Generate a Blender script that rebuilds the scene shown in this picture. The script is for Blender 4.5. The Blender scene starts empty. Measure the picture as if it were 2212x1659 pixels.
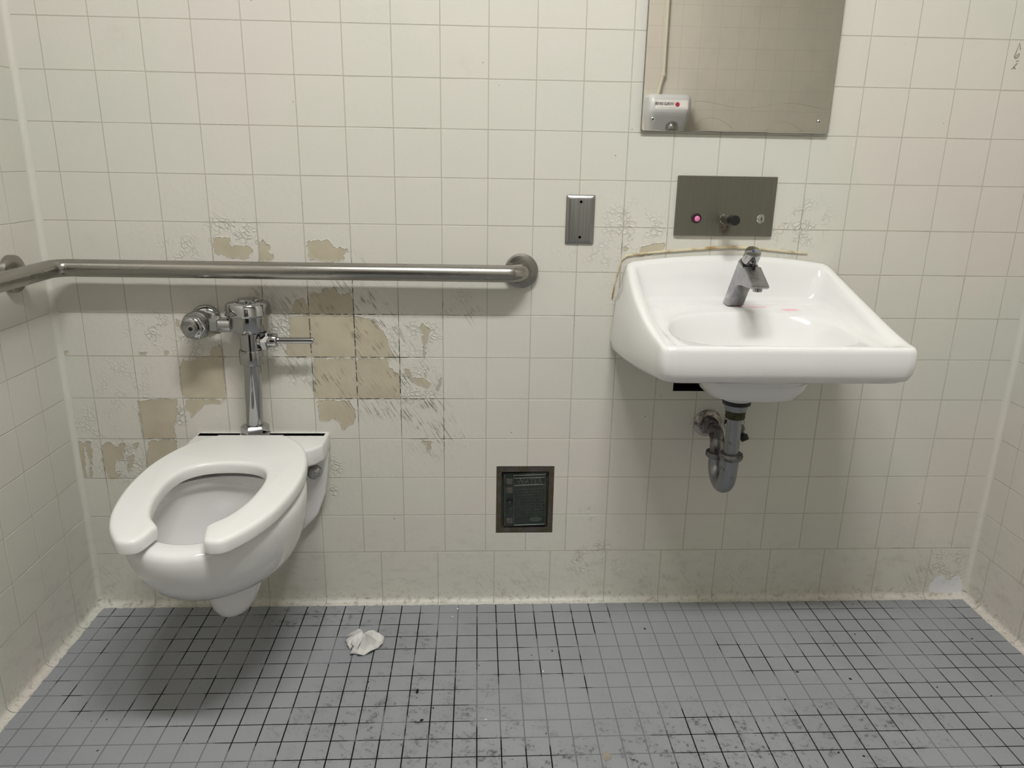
import bpy, bmesh, math, random
from mathutils import Vector, Matrix

random.seed(7)
S = bpy.context.scene
C = S.collection
PI = math.pi

# ---------------------------------------------------------------- camera
FWD_YAW, FWD_PITCH, ROLL = 0.0483379, -0.2925649, 0.0172905
cy_, sy_ = math.cos(FWD_YAW), math.sin(FWD_YAW)
cp_, sp_ = math.cos(FWD_PITCH), math.sin(FWD_PITCH)
f_ = Vector((sy_ * cp_, cy_ * cp_, sp_))
r_ = Vector((cy_, -sy_, 0))
u_ = r_.cross(f_)
cr_, sr_ = math.cos(ROLL), math.sin(ROLL)
R_ = r_ * cr_ + u_ * sr_
U_ = u_ * cr_ - r_ * sr_
cam_d = bpy.data.cameras.new('camera')
cam = bpy.data.objects.new('camera', cam_d)
C.objects.link(cam)
CAM = Vector((0.9488, -1.8173, 1.1724))
cam.matrix_world = Matrix(((R_.x, U_.x, -f_.x, CAM.x), (R_.y, U_.y, -f_.y, CAM.y),
                           (R_.z, U_.z, -f_.z, CAM.z), (0, 0, 0, 1)))
cam_d.sensor_width = 36.0
cam_d.lens = 36.0 * 1624.5 / 2212.0
cam_d.clip_start = 0.02
S.camera = cam

# ---------------------------------------------------------------- world, exposure
S.view_settings.view_transform = 'Standard'
S.view_settings.look = 'None'
S.view_settings.gamma = 1.0
S.view_settings.use_curve_mapping = False
S.view_settings.exposure = 0.0
wd = bpy.data.worlds.new('world')
S.world = wd
wd.use_nodes = True
wd.node_tree.nodes['Background'].inputs[0].default_value = (0.02, 0.02, 0.02, 1)
LAMP_STRENGTH = 133.0
LAMP_COLOUR = (1.0, 1.0, 0.985)
# the two ceiling fixtures: centre x, half length in x
LAMPS = [(0.72, 0.13), (1.22, 0.24)]
LAMP_Y = -1.45

# ---------------------------------------------------------------- dimensions
XL, XR, D, H = -0.067, 2.337, 2.7, 2.9     # side walls, room depth, ceiling
STUB, XE = -1.2, 3.5                       # the right wall stops at y = STUB; the room then widens to x = XE
T = 0.108                                  # wall tile pitch
COVE = 0.152                               # height of the cove base
FT = 0.0508                                # floor tile pitch

# ---------------------------------------------------------------- node helpers
def lin(c):
    return tuple(((v / 255) / 12.92 if v / 255 <= 0.04045 else ((v / 255 + 0.055) / 1.055) ** 2.4) for v in c) + (1.0,)

class NT:
    def __init__(self, name):
        self.m = bpy.data.materials.new(name)
        self.m.use_nodes = True
        self.t = self.m.node_tree
        self.b = self.t.nodes['Principled BSDF']
        self._p = None
    def n(self, typ, inp=None, **props):
        nd = self.t.nodes.new(typ)
        for k, v in props.items():
            setattr(nd, k, v)
        for k, v in (inp or {}).items():
            self.put(nd.inputs[k], v)
        return nd
    def put(self, sock, v):
        if isinstance(v, bpy.types.NodeSocket):
            self.t.links.new(v, sock)
        else:
            sock.default_value = v
    def set(self, **kw):
        names = dict(col='Base Color', rough='Roughness', metal='Metallic', spec='Specular IOR Level',
                     normal='Normal', coat='Coat Weight', coatr='Coat Roughness', emis='Emission Color',
                     emis_s='Emission Strength', trans='Transmission Weight', ior='IOR', aniso='Anisotropic')
        for k, v in kw.items():
            self.put(self.b.inputs[names[k]], v)
    def pos(self):
        if self._p is None:
            self._p = self.n('ShaderNodeNewGeometry').outputs['Position']
        return self._p
    def math(self, op, a, b=0.0, c=0.0, clamp=False):
        nd = self.n('ShaderNodeMath', operation=op, use_clamp=clamp)
        self.put(nd.inputs[0], a); self.put(nd.inputs[1], b); self.put(nd.inputs[2], c)
        return nd.outputs[0]
    def noise(self, scale, detail=2.0, vec=None, rough=0.5, dist=0.0):
        return self.n('ShaderNodeTexNoise', {'Vector': vec or self.pos(), 'Scale': scale, 'Detail': detail,
                                             'Roughness': rough, 'Distortion': dist}).outputs['Fac']
    def ramp(self, v, a, b, lo=0.0, hi=1.0, smooth=True):
        nd = self.n('ShaderNodeMapRange', interpolation_type='SMOOTHSTEP' if smooth else 'LINEAR')
        for k, x in zip(('Value', 'From Min', 'From Max', 'To Min', 'To Max'), (v, a, b, lo, hi)):
            self.put(nd.inputs[k], x)
        return nd.outputs[0]
    def mix(self, f, a, b, blend='MIX'):
        nd = self.n('ShaderNodeMix', data_type='RGBA', blend_type=blend)
        self.put(nd.inputs[0], f); self.put(nd.inputs[6], a); self.put(nd.inputs[7], b)
        return nd.outputs[2]
    def vmul(self, v, s, off=(0, 0, 0)):
        nd = self.n('ShaderNodeVectorMath', operation='MULTIPLY_ADD')
        self.put(nd.inputs[0], v); self.put(nd.inputs[1], s); self.put(nd.inputs[2], off)
        return nd.outputs[0]
    def blob(self, c, r, soft=0.5):
        """1 inside an ellipsoid with centre c and radii r (world metres), fading to 0"""
        v = self.vmul(self.pos(), tuple(1 / x for x in r), tuple(-a / x for a, x in zip(c, r)))
        ln = self.n('ShaderNodeVectorMath', {0: v}, operation='LENGTH').outputs['Value']
        return self.ramp(ln, 1.0 - soft, 1.0 + soft, 1.0, 0.0)
    def attr(self, name):
        return self.n('ShaderNodeAttribute', attribute_name=name).outputs['Fac']
    def bump(self, h, strength=0.3, dist=0.001, normal=None):
        inp = {'Height': h, 'Strength': strength, 'Distance': dist}
        if normal is not None:
            inp['Normal'] = normal
        return self.n('ShaderNodeBump', inp).outputs[0]
    def add(self, *a):
        r = a[0]
        for x in a[1:]:
            r = self.math('ADD', r, x)
        return r
    def mul(self, *a):
        r = a[0]
        for x in a[1:]:
            r = self.math('MULTIPLY', r, x)
        return r

def plain(name, rgb, rough=0.5, metal=0.0, spec=0.5, coat=0.0, var=0.0, vscale=40):
    k = NT(name)
    c = lin(rgb)
    if var:
        nz = k.noise(vscale, 3)
        d = tuple(v * (1 - var) for v in c[:3]) + (1,)
        c = k.mix(k.ramp(nz, 0.3, 0.7), c, d)
    k.set(col=c, rough=rough, metal=metal, spec=spec, coat=coat)
    return k.m

M = {}
# --- painted wall tile -------------------------------------------------------
PAINT_A, PAINT_B, PAINT_C = lin((210, 207, 197)), lin((211, 205, 197)), lin((206, 206, 196))
def wall_paint(k):
    big = k.noise(1.5, 2)
    big2 = k.noise(1.9, 2, k.vmul(k.pos(), (1, 1, 1), (7.3, 2.1, 4.4)))
    col = k.mix(k.ramp(big, 0.5, 0.62), PAINT_A, PAINT_B)
    col = k.mix(k.mul(k.ramp(big2, 0.5, 0.64), 0.8), col, PAINT_C)
    grime = k.noise(9.0, 6, rough=0.7)
    col = k.mix(k.ramp(grime, 0.58, 0.82, 0.0, 0.16), col, lin((160, 155, 138)))
    # dirt gathered low on the walls
    sx = k.n('ShaderNodeSeparateXYZ', {0: k.pos()})
    low = k.ramp(sx.outputs['Z'], 0.02, 0.34, 1.0, 0.0)
    lowd = k.mul(low, k.ramp(k.noise(26, 6, k.vmul(k.pos(), (0.7, 0.7, 1.5)), rough=0.75), 0.48, 0.70))
    col = k.mix(k.mul(lowd, 0.24), col, lin((128, 112, 88)))
    # brown grime in the toe of the cove base
    toe = k.mul(k.ramp(sx.outputs['Z'], 0.008, 0.05, 1.0, 0.0), k.ramp(k.noise(70, 5, rough=0.7), 0.50, 0.68))
    col = k.mix(k.mul(toe, 0.50), col, lin((112, 92, 64)))
    # small specks
    v = k.n('ShaderNodeTexVoronoi', {'Vector': k.pos(), 'Scale': 26.0, 'Randomness': 1.0})
    gate = k.n('ShaderNodeSeparateColor', {0: v.outputs['Color']})
    size = k.mul(k.ramp(gate.outputs[0], 0.72, 1.0), 0.055)
    spk = k.math('LESS_THAN', v.outputs['Distance'], size)
    col = k.mix(k.mul(spk, 0.55), col, lin((70, 66, 58)))
    fine = k.noise(420, 2)
    med = k.noise(60, 4)
    h = k.add(k.mul(fine, 0.25), k.mul(med, 0.8))
    return col, h

k = NT('painted_tile')
col, h = wall_paint(k)
k.set(col=col, rough=0.42, spec=0.42, normal=k.bump(h, 0.5, 0.0007))
M['paint'] = k.m

k = NT('peeling_painted_tile')
col, h = wall_paint(k)
jag = k.add(k.mul(k.math('SUBTRACT', k.noise(75, 4), 0.5), 0.017), k.mul(k.math('SUBTRACT', k.noise(260, 3), 0.5), 0.008))
sd = k.add(k.attr('bare'), jag)
bare = k.ramp(sd, -0.0002, 0.0004)
beige = k.mix(k.ramp(k.noise(18, 4), 0.35, 0.7), lin((190, 181, 160)), lin((180, 171, 150)))
col = k.mix(bare, col, beige)
wsd = k.add(k.attr('white'), jag)
wht = k.ramp(wsd, -0.0002, 0.0004)
col = k.mix(wht, col, lin((222, 222, 224)))
# thin raised lip of paint around every patch
lip = k.mul(k.ramp(sd, -0.0028, -0.0003), k.ramp(sd, -0.0003, 0.0012, 1.0, 0.0))
col = k.mix(k.mul(lip, 0.30), col, lin((236, 234, 226)))
# rubber scuffs running down and to the right
rot = k.n('ShaderNodeMapping', {'Vector': k.pos(), 'Rotation': (0, math.radians(-58), 0)})
st = k.noise(1.0, 5, k.vmul(rot.outputs[0], (15.0, 1.0, 260.0)), rough=0.62)
st2 = k.noise(34.0, 5, rough=0.7)
sc = k.mul(k.ramp(k.add(st, k.mul(st2, 0.45)), 0.74, 0.88), k.attr('scuff'), k.ramp(k.noise(17, 3), 0.40, 0.58, 0.25, 1.25))
col = k.mix(k.math('MULTIPLY', sc, 0.60, clamp=True), col, lin((84, 80, 70)))
# crazed, lifting paint
wob = k.n('ShaderNodeTexNoise', {'Vector': k.pos(), 'Scale': 55.0, 'Detail': 3.0}).outputs['Color']
cv = k.n('ShaderNodeVectorMath', {0: wob, 1: (0.012, 0.012, 0.012), 2: k.pos()}, operation='MULTIPLY_ADD').outputs[0]
vor = k.n('ShaderNodeTexVoronoi', {'Vector': cv, 'Scale': 85.0}, feature='DISTANCE_TO_EDGE').outputs['Distance']
flk = k.mul(k.attr('flake'), k.ramp(k.noise(28, 3), 0.44, 0.56), k.math('SUBTRACT', 1.0, bare))
crack = k.mul(k.ramp(vor, 0.02, 0.075, 1.0, 0.0), flk)
col = k.mix(k.mul(crack, 0.38), col, lin((110, 104, 88)))
h = k.add(k.mul(h, k.math('SUBTRACT', 1.0, k.mul(bare, 0.85))), k.mul(bare, -1.3), k.mul(lip, 1.0),
          k.mul(flk, k.ramp(vor, 0.0, 0.25), -1.4), k.mul(flk, k.noise(190, 3), 2.0))
k.set(col=col, rough=k.ramp(bare, 0, 1, 0.42, 0.3), spec=0.42, normal=k.bump(h, 0.85, 0.0011))
M['peel'] = k.m

# --- joints between wall tiles ----------------------------------------------
k = NT('painted_wall_joint')
nz = k.noise(7.0, 5, rough=0.7)
fn = k.noise(60.0, 3)
d = k.add(k.ramp(k.add(nz, k.mul(fn, 0.3)), 0.74, 0.98, 0.0, 0.6), k.mul(k.attr('dirt'), k.ramp(fn, 0.40, 0.55)))
col = k.mix(k.math('MINIMUM', d, 1.0), lin((182, 178, 165)), lin((66, 61, 52)))
k.set(col=col, rough=0.75, spec=0.2)
M['joint'] = k.m

k = NT('clean_wall_joint')
k.set(col=lin((196, 193, 183)), rough=0.6, spec=0.3)
M['joint_clean'] = k.m

# --- floor -------------------------------------------------------------------
FLOOR_STAINS = [((0.82, -0.46, 0), (0.22, 0.13, 1)), ((0.76, -0.17, 0), (0.07, 0.05, 1)), ((1.47, -0.56, 0), (0.28, 0.12, 1)),
                ((1.80, -0.49, 0), (0.16, 0.08, 1)), ((1.05, -0.60, 0), (0.4, 0.10, 1)), ((0.55, -0.07, 0), (0.14, 0.05, 1))]
FLOOR_PLAIN = [((1.40, -0.28, 0), (0.17, 0.17, 1)), ((1.54, -0.10, 0), (0.20, 0.10, 1)), ((0.10, -0.56, 0), (0.26, 0.10, 1)),
               ((1.05, -0.42, 0), (0.13, 0.10, 1)), ((1.25, -0.50, 0), (0.14, 0.12, 1)), ((1.72, -0.38, 0), (0.12, 0.06, 1))]
def floor_stain(k, soft=0.75):
    m = None
    for c, r in FLOOR_STAINS:
        b = k.blob(c, r, soft)
        m = b if m is None else k.math('MAXIMUM', m, b)
    return m
GREY = lin((145, 147, 151))
k = NT('grey_painted_floor_tile')
stn = floor_stain(k)
n1 = k.noise(95, 6, rough=0.72)
n2 = k.noise(24, 5, rough=0.65)
col = k.mix(k.ramp(k.noise(5, 3), 0.35, 0.65), GREY, lin((150, 152, 155)))
spots = k.mul(k.ramp(k.add(n1, k.mul(n2, 0.7)), 0.88, 1.06), k.add(k.mul(stn, 0.95), 0.10))
col = k.mix(k.mul(spots, 0.80), col, lin((52, 52, 52)))
col = k.mix(k.mul(stn, k.ramp(n2, 0.4, 0.7), 0.22), col, lin((112, 111, 108)))
v = k.n('ShaderNodeTexVoronoi', {'Vector': k.pos(), 'Scale': 30.0})
g = k.n('ShaderNodeSeparateColor', {0: v.outputs['Color']})
spk = k.math('LESS_THAN', v.outputs['Distance'], k.mul(k.ramp(g.outputs[0], 0.8, 1.0), 0.05))
col = k.mix(k.mul(spk, 0.5), col, lin((50, 50, 50)))
k.set(col=col, rough=0.55, spec=0.35, normal=k.bump(k.add(k.noise(300, 2), k.noise(70, 3)), 0.4, 0.0006))
M['floor_tile'] = k.m

k = NT('floor_joint')
pl = None
for c, r in FLOOR_PLAIN:
    b = k.blob(c, r, 0.5)
    pl = b if pl is None else k.math('MAXIMUM', pl, b)
stn = floor_stain(k)
# black where the paint has worn out of the joint, grey where it still fills it
q = k.add(k.noise(5.5, 3), k.mul(k.noise(21, 3), 0.45), k.mul(k.noise(120, 2), 0.12), k.mul(pl, -0.34), k.mul(stn, 0.10))
sx = k.n('ShaderNodeSeparateXYZ', {0: k.pos()})
q = k.add(q, k.mul(k.ramp(sx.outputs['X'], 0.05, 0.55, 1.0, 0.0), -0.10))
dk = k.ramp(q, 0.68, 0.80)
col = k.mix(dk, lin((116, 117, 119)), lin((14, 14, 14)))
k.set(col=col, rough=0.8, spec=0.2)
M['floor_joint'] = k.m

# --- ceramics, metals, others --------------------------------------------------
k = NT('white_vitreous_china')
k.set(col=lin((226, 225, 223)), rough=0.13, spec=0.5, coat=0.25, coatr=0.05)
M['china'] = k.m
k = NT('sink_china')
dr = k.noise(40, 4)
def pink(c, r):
    return k.blob(c, r, 0.45)
pk = k.math('MAXIMUM', pink((1.600, -0.085, 0.843), (0.034, 0.012, 0.03)), pink((1.680, -0.112, 0.84), (0.020, 0.011, 0.03)))
pk = k.math('MAXIMUM', pk, pink((1.582, -0.068, 0.855), (0.006, 0.006, 0.03)))
col = k.mix(k.mul(pk, k.ramp(dr, 0.36, 0.62), 0.75), lin((229, 228, 227)), lin((236, 165, 182)))
k.set(col=col, rough=0.10, spec=0.5, coat=0.3, coatr=0.04)
M['sink'] = k.m
k = NT('white_seat_plastic')
k.set(col=lin((228, 228, 225)), rough=0.25, spec=0.45)
M['seat'] = k.m
k = NT('chrome')
k.set(col=(0.42, 0.42, 0.425, 1), metal=1.0, rough=k.ramp(k.noise(50, 4), 0.3, 0.8, 0.04, 0.11))
M['chrome'] = k.m
k = NT('faucet_metal')
k.set(col=k.mix(k.ramp(k.noise(45, 5), 0.4, 0.7), (0.36, 0.36, 0.375, 1), (0.27, 0.27, 0.285, 1)), metal=1.0,
      rough=k.ramp(k.noise(30, 4), 0.3, 0.7, 0.16, 0.32))
M['faucet'] = k.m
def brushed(name, scale, c1, c2, r0, r1):
    k = NT(name)
    st = k.noise(1.0, 3, k.vmul(k.pos(), scale))
    k.set(col=k.mix(k.ramp(st, 0.3, 0.7), c1 + (1,), c2 + (1,)), metal=1.0, rough=k.ramp(st, 0.3, 0.7, r0, r1))
    return k
k = brushed('brushed_steel_bar', (14, 14, 40), (0.36, 0.345, 0.315), (0.34, 0.325, 0.297), 0.24, 0.28)
M['steel_bar'] = k.m
k = brushed('brushed_steel_plate', (260, 260, 6), (0.36, 0.355, 0.345), (0.29, 0.287, 0.28), 0.28, 0.38)
M['steel_plate'] = k.m
k = NT('brushed_soap_plate')
st = k.noise(1.0, 3, k.vmul(k.pos(), (300, 300, 8)))
col = k.mix(k.ramp(st, 0.3, 0.7), (0.255, 0.245, 0.212, 1), (0.236, 0.227, 0.196, 1))
rust = k.mul(k.blob((1.540, -0.006, 1.024), (0.012, 0.03, 0.019), 0.6), k.ramp(k.noise(60, 4), 0.35, 0.6))
col = k.mix(k.mul(rust, 0.7), col, (0.07, 0.032, 0.012, 1))
k.set(col=col, metal=1.0, rough=k.ramp(st, 0.3, 0.7, 0.30, 0.40))
M['soap_plate'] = k.m
k = NT('polished_steel_mirror')
sm = k.noise(14, 5, rough=0.6)
st = k.noise(1.0, 4, k.vmul(k.pos(), (16, 1, 330)))
col = k.mix(k.ramp(sm, 0.4, 0.7), (0.82, 0.79, 0.725, 1), (0.77, 0.745, 0.685, 1))
k.set(col=col, metal=1.0, rough=k.add(k.ramp(sm, 0.3, 0.8, 0.008, 0.025), k.ramp(st, 0.68, 0.78, 0.0, 0.06)))
M['mirror'] = k.m
M['edge'] = plain('steel_edge', (120, 116, 108), 0.35, 1.0)
M['black'] = plain('black_rubber', (14, 14, 14), 0.5)
M['void'] = plain('dark_cavity', (6, 6, 5), 0.9, spec=0.0)
M['pink'] = plain('pink_soap_window', (226, 130, 175), 0.15, spec=0.6)
M['bezel'] = plain('dark_purple_bezel', (52, 26, 38), 0.3)
M['lock'] = plain('bright_nickel', (205, 205, 200), 0.18, 1.0)
M['tape'] = plain('green_thread_tape', (58, 58, 26), 0.7, var=0.5, vscale=90)
k = NT('corroded_pipe')
n = k.add(k.noise(38, 5, rough=0.7), k.mul(k.noise(9, 2), 0.5))
cor = k.ramp(n, 0.86, 0.98)
k.set(col=k.mix(cor, (0.30, 0.31, 0.32, 1), (0.035, 0.022, 0.028, 1)), metal=k.ramp(cor, 0, 1, 0.95, 0.2),
      rough=k.ramp(cor, 0, 1, 0.30, 0.8))
M['pipe'] = k.m
k = NT('dirty_corroded_pipe')
n = k.add(k.noise(34, 5, rough=0.7), k.mul(k.noise(9, 2), 0.5))
cor = k.ramp(n, 0.66, 0.88)
k.set(col=k.mix(cor, (0.24, 0.23, 0.23, 1), (0.022, 0.014, 0.018, 1)), metal=k.ramp(cor, 0, 1, 0.9, 0.2),
      rough=k.ramp(cor, 0, 1, 0.34, 0.8))
M['dirty_pipe'] = k.m
k = NT('stained_escutcheon')
n = k.noise(60, 5, rough=0.7)
k.set(col=k.mix(k.ramp(n, 0.42, 0.66), (0.5, 0.45, 0.42, 1), (0.05, 0.03, 0.028, 1)), metal=k.ramp(n, 0.4, 0.7, 0.8, 0.2), rough=0.4)
M['escutcheon'] = k.m
k = NT('old_caulk')
k.set(col=k.mix(k.ramp(k.noise(24, 4), 0.45, 0.65), lin((206, 196, 168)), lin((150, 124, 78))), rough=0.5)
M['caulk'] = k.m
k = NT('dark_green_cast_metal')
n = k.noise(50, 5, rough=0.7)
k.set(col=k.mix(k.ramp(n, 0.35, 0.65), lin((36, 45, 38)), lin((24, 30, 22))), rough=0.22, spec=0.6, coat=0.3)
M['cast'] = k.m
k = NT('rough_box_frame')
n = k.noise(30, 5, rough=0.7)
k.set(col=k.mix(k.ramp(n, 0.4, 0.6), lin((62, 56, 36)), lin((74, 68, 66))), rough=0.7, normal=k.bump(n, 0.6, 0.002))
M['box_frame'] = k.m
k = NT('raised_cast_metal')
n = k.noise(50, 5, rough=0.7)
k.set(col=k.mix(k.ramp(n, 0.35, 0.65), lin((66, 78, 68)), lin((50, 58, 46))), rough=0.3, spec=0.6)
M['cast_raised'] = k.m
M['tab'] = plain('worn_grey_tab', (88, 84, 78), 0.4, var=0.4, vscale=120)
k = NT('tissue_paper')
k.set(col=lin((222, 221, 217)), rough=0.9, spec=0.1, normal=k.bump(k.noise(300, 3), 0.3, 0.0005))
M['tissue'] = k.m
M['speck'] = plain('black_debris', (22, 21, 20), 0.8)
M['flake'] = plain('white_paint_flake', (226, 225, 220), 0.7)
M['chip'] = plain('tan_chip', (150, 143, 130), 0.6, var=0.2)
M['pencil'] = plain('faded_marker', (150, 138, 118), 0.9, spec=0.1)
M['scribble'] = plain('faint_pen_line', (128, 122, 108), 0.9, spec=0.1)
M['ceiling'] = plain('ceiling_paint', (212, 210, 202), 0.8)
M['door'] = plain('added_door_paint', (46, 44, 42), 0.4, var=0.15, vscale=3)  # dark on purpose: the added door shows as streaks in the chrome
M['added_door_frame'] = plain('added_door_frame_grey', (92, 90, 86), 0.45)
M['enamel'] = plain('white_dryer_enamel', (206, 208, 212), 0.3, spec=0.5)
M['label'] = plain('white_label', (238, 236, 238), 0.4)
M['ink'] = plain('black_ink', (16, 16, 16), 0.6)
M['red'] = plain('red_ink', (170, 40, 60), 0.5)
M['fixture'] = plain('fixture_white', (225, 225, 220), 0.5)
M['conduit'] = plain('painted_conduit', (206, 200, 186), 0.5)
k = NT('lamp_diffuser')
k.set(col=(0.8, 0.8, 0.8, 1), emis=LAMP_COLOUR + (1,), emis_s=LAMP_STRENGTH)
M['lamp'] = k.m

# ================================================================ geometry helpers
ORG = {}
def V3(p):
    return Vector(p)
def origin(o):
    return ORG.get(o.name, Vector((0, 0, 0))) if o else Vector((0, 0, 0))

class MB:
    """collects verts and faces in world coordinates"""
    def __init__(self):
        self.v, self.f = [], []
    def add(self, vs, fs):
        b = len(self.v)
        self.v += [tuple(x) for x in vs]
        self.f += [tuple(b + i for i in f) for f in fs]
        return self
    def loft(self, rings, cap0=True, cap1=True, closed=True):
        n = len(rings[0]); vs = [p for r in rings for p in r]; fs = []
        for i in range(len(rings) - 1):
            for j in range(n if closed else n - 1):
                a, b = i * n + j, i * n + (j + 1) % n
                fs.append((a, b, b + n, a + n))
        if cap0: fs.append(tuple(reversed(range(n))))
        if cap1: fs.append(tuple(range((len(rings) - 1) * n, len(rings) * n)))
        return self.add(vs, fs)
    def lathe(self, prof, o, d=(0, 0, 1), seg=32, rot=0.0):
        """prof: (radius, distance along d)"""
        d = V3(d).normalized(); o = V3(o)
        a = d.orthogonal().normalized(); b = d.cross(a)
        if abs(d.z) > 0.9:
            a = Vector((1, 0, 0)); b = d.cross(a)
        rings = []
        for r, h in prof:
            rings.append([o + d * h + (a * math.cos(rot + 2 * PI * i / seg) + b * math.sin(rot + 2 * PI * i / seg)) * max(r, 1e-5)
                          for i in range(seg)])
        return self.loft(rings)
    def tube(self, path, rad, seg=20, caps=True):
        path = [V3(p) for p in path]
        rad = rad if isinstance(rad, (list, tuple)) else [rad] * len(path)
        t0 = (path[1] - path[0]).normalized()
        a = t0.orthogonal().normalized()
        rings = []
        for i, p in enumerate(path):
            if i == 0: t = t0
            elif i == len(path) - 1: t = (path[i] - path[i - 1]).normalized()
            else: t = ((path[i + 1] - p).normalized() + (p - path[i - 1]).normalized()).normalized()
            a = (a - t * a.dot(t)).normalized(); b = t.cross(a)
            rings.append([p + (a * math.cos(2 * PI * j / seg) + b * math.sin(2 * PI * j / seg)) * rad[i] for j in range(seg)])
        return self.loft(rings, caps, caps)
    def box(self, x0, x1, y0, y1, z0, z1, bev=0.0, seg=2):
        bm = bmesh.new()
        bmesh.ops.create_cube(bm, size=1)
        for v in bm.verts:
            v.co = Vector(((x0 + x1) / 2 + v.co.x * (x1 - x0), (y0 + y1) / 2 + v.co.y * (y1 - y0), (z0 + z1) / 2 + v.co.z * (z1 - z0)))
        if bev:
            bmesh.ops.bevel(bm, geom=list(bm.edges), offset=bev, segments=seg, profile=0.5, affect='EDGES')
        return self.bm(bm)
    def bm(self, bm):
        bm.verts.index_update()
        self.add([v.co.copy() for v in bm.verts], [[v.index for v in f.verts] for f in bm.faces])
        bm.free()
        return self
    def prism(self, pts, d, bev=0.0, seg=2):
        """planar polygon pts extruded by vector d"""
        bm = bmesh.new()
        vs = [bm.verts.new(p) for p in pts]
        f = bm.faces.new(vs)
        r = bmesh.ops.extrude_face_region(bm, geom=[f])
        nv = [g for g in r['geom'] if isinstance(g, bmesh.types.BMVert)]
        bmesh.ops.translate(bm, verts=nv, vec=d)
        bmesh.ops.recalc_face_normals(bm, faces=list(bm.faces))
        if bev:
            bmesh.ops.bevel(bm, geom=list(bm.edges), offset=bev, segments=seg, profile=0.5, affect='EDGES')
        return self.bm(bm)
    def build(self, name, mat, parent=None, angle=35, fix=True):
        me = bpy.data.meshes.new(name)
        o0 = origin(parent)
        me.from_pydata([V3(v) - o0 for v in self.v], [], self.f)
        if fix:
            bm = bmesh.new(); bm.from_mesh(me)
            bmesh.ops.recalc_face_normals(bm, faces=list(bm.faces))
            bm.to_mesh(me); bm.free()
        me.materials.append(M[mat] if isinstance(mat, str) else mat)
        for p in me.polygons: p.use_smooth = True
        me.set_sharp_from_angle(angle=math.radians(angle))
        return link(name, me, parent)

def link(name, me, parent=None, kind=None):
    o = bpy.data.objects.new(name, me)
    C.objects.link(o)
    if parent is not None:
        o.parent = parent
        ORG[o.name] = origin(parent)
    if kind: o['kind'] = kind
    return o

def thing(name, label, cat, loc, group=None):
    o = bpy.data.objects.new(name, None)
    C.objects.link(o)
    o.empty_display_size = 0.05
    o.location = loc
    ORG[o.name] = Vector(loc)
    return tag(o, label, cat, group)

def tag(o, label, cat, group=None):
    o['label'] = label; o['category'] = cat
    if group: o['group'] = group
    return o

def arc(c, r, a0, a1, n, ax, ay):
    c, ax, ay = V3(c), V3(ax), V3(ay)
    return [c + ax * (r * math.cos(a0 + (a1 - a0) * i / n)) + ay * (r * math.sin(a0 + (a1 - a0) * i / n)) for i in range(n + 1)]

def bend_path(pts, radii, n=8):
    """polyline with rounded corners"""
    pts = [V3(p) for p in pts]
    out = [pts[0]]
    for i in range(1, len(pts) - 1):
        a = (pts[i - 1] - pts[i]).normalized(); b = (pts[i + 1] - pts[i]).normalized()
        r = radii[i - 1] if isinstance(radii, (list, tuple)) else radii
        ang = a.angle(b); t = r / math.tan(ang / 2)
        p0, p1 = pts[i] + a * t, pts[i] + b * t
        cen = pts[i] + (a + b).normalized() * (r / math.sin(ang / 2))
        v0, v1 = p0 - cen, p1 - cen
        tot = v0.angle(v1)
        for k in range(n + 1):
            s = k / n
            out.append(cen + (v0 * math.sin((1 - s) * tot) + v1 * math.sin(s * tot)) / math.sin(tot))
    out.append(pts[-1])
    return out

def smooth_closed(pts, n=6):
    """closed Catmull-Rom through 2D points"""
    out = []; L = len(pts)
    for i in range(L):
        p0, p1, p2, p3 = (pts[(i + j - 1) % L] for j in range(4))
        for k in range(n):
            t = k / n
            out.append(tuple(0.5 * ((2 * p1[q]) + (-p0[q] + p2[q]) * t + (2 * p0[q] - 5 * p1[q] + 4 * p2[q] - p3[q]) * t * t
                                    + (-p0[q] + 3 * p1[q] - 3 * p2[q] + p3[q]) * t ** 3) for q in (0, 1)))
    return out

def smoothstep(a, b, x):
    t = min(1, max(0, (x - a) / (b - a)))
    return t * t * (3 - 2 * t)

def text_mesh(name, body, size, depth, mat, parent, loc, rz, sx=1.0, bold=0.0):
    cu = bpy.data.curves.new('tmp_text', 'FONT')
    cu.body = body; cu.size = size; cu.extrude = depth; cu.align_x = 'CENTER'; cu.align_y = 'CENTER'
    cu.resolution_u = 2; cu.offset = bold
    to = bpy.data.objects.new('tmp_text', cu)
    C.objects.link(to)
    bpy.context.view_layer.update()
    me = bpy.data.meshes.new_from_object(to.evaluated_get(bpy.context.evaluated_depsgraph_get()))
    bpy.data.objects.remove(to); bpy.data.curves.remove(cu)
    me.transform(Matrix.Translation(V3(loc) - origin(parent)) @ Matrix.Rotation(rz, 4, 'Z') @ Matrix.Rotation(PI / 2, 4, 'X') @ Matrix.Scale(sx, 4, (1, 0, 0)))
    me.materials.clear(); me.materials.append(M[mat])
    me.name = name
    return link(name, me, parent)

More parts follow.
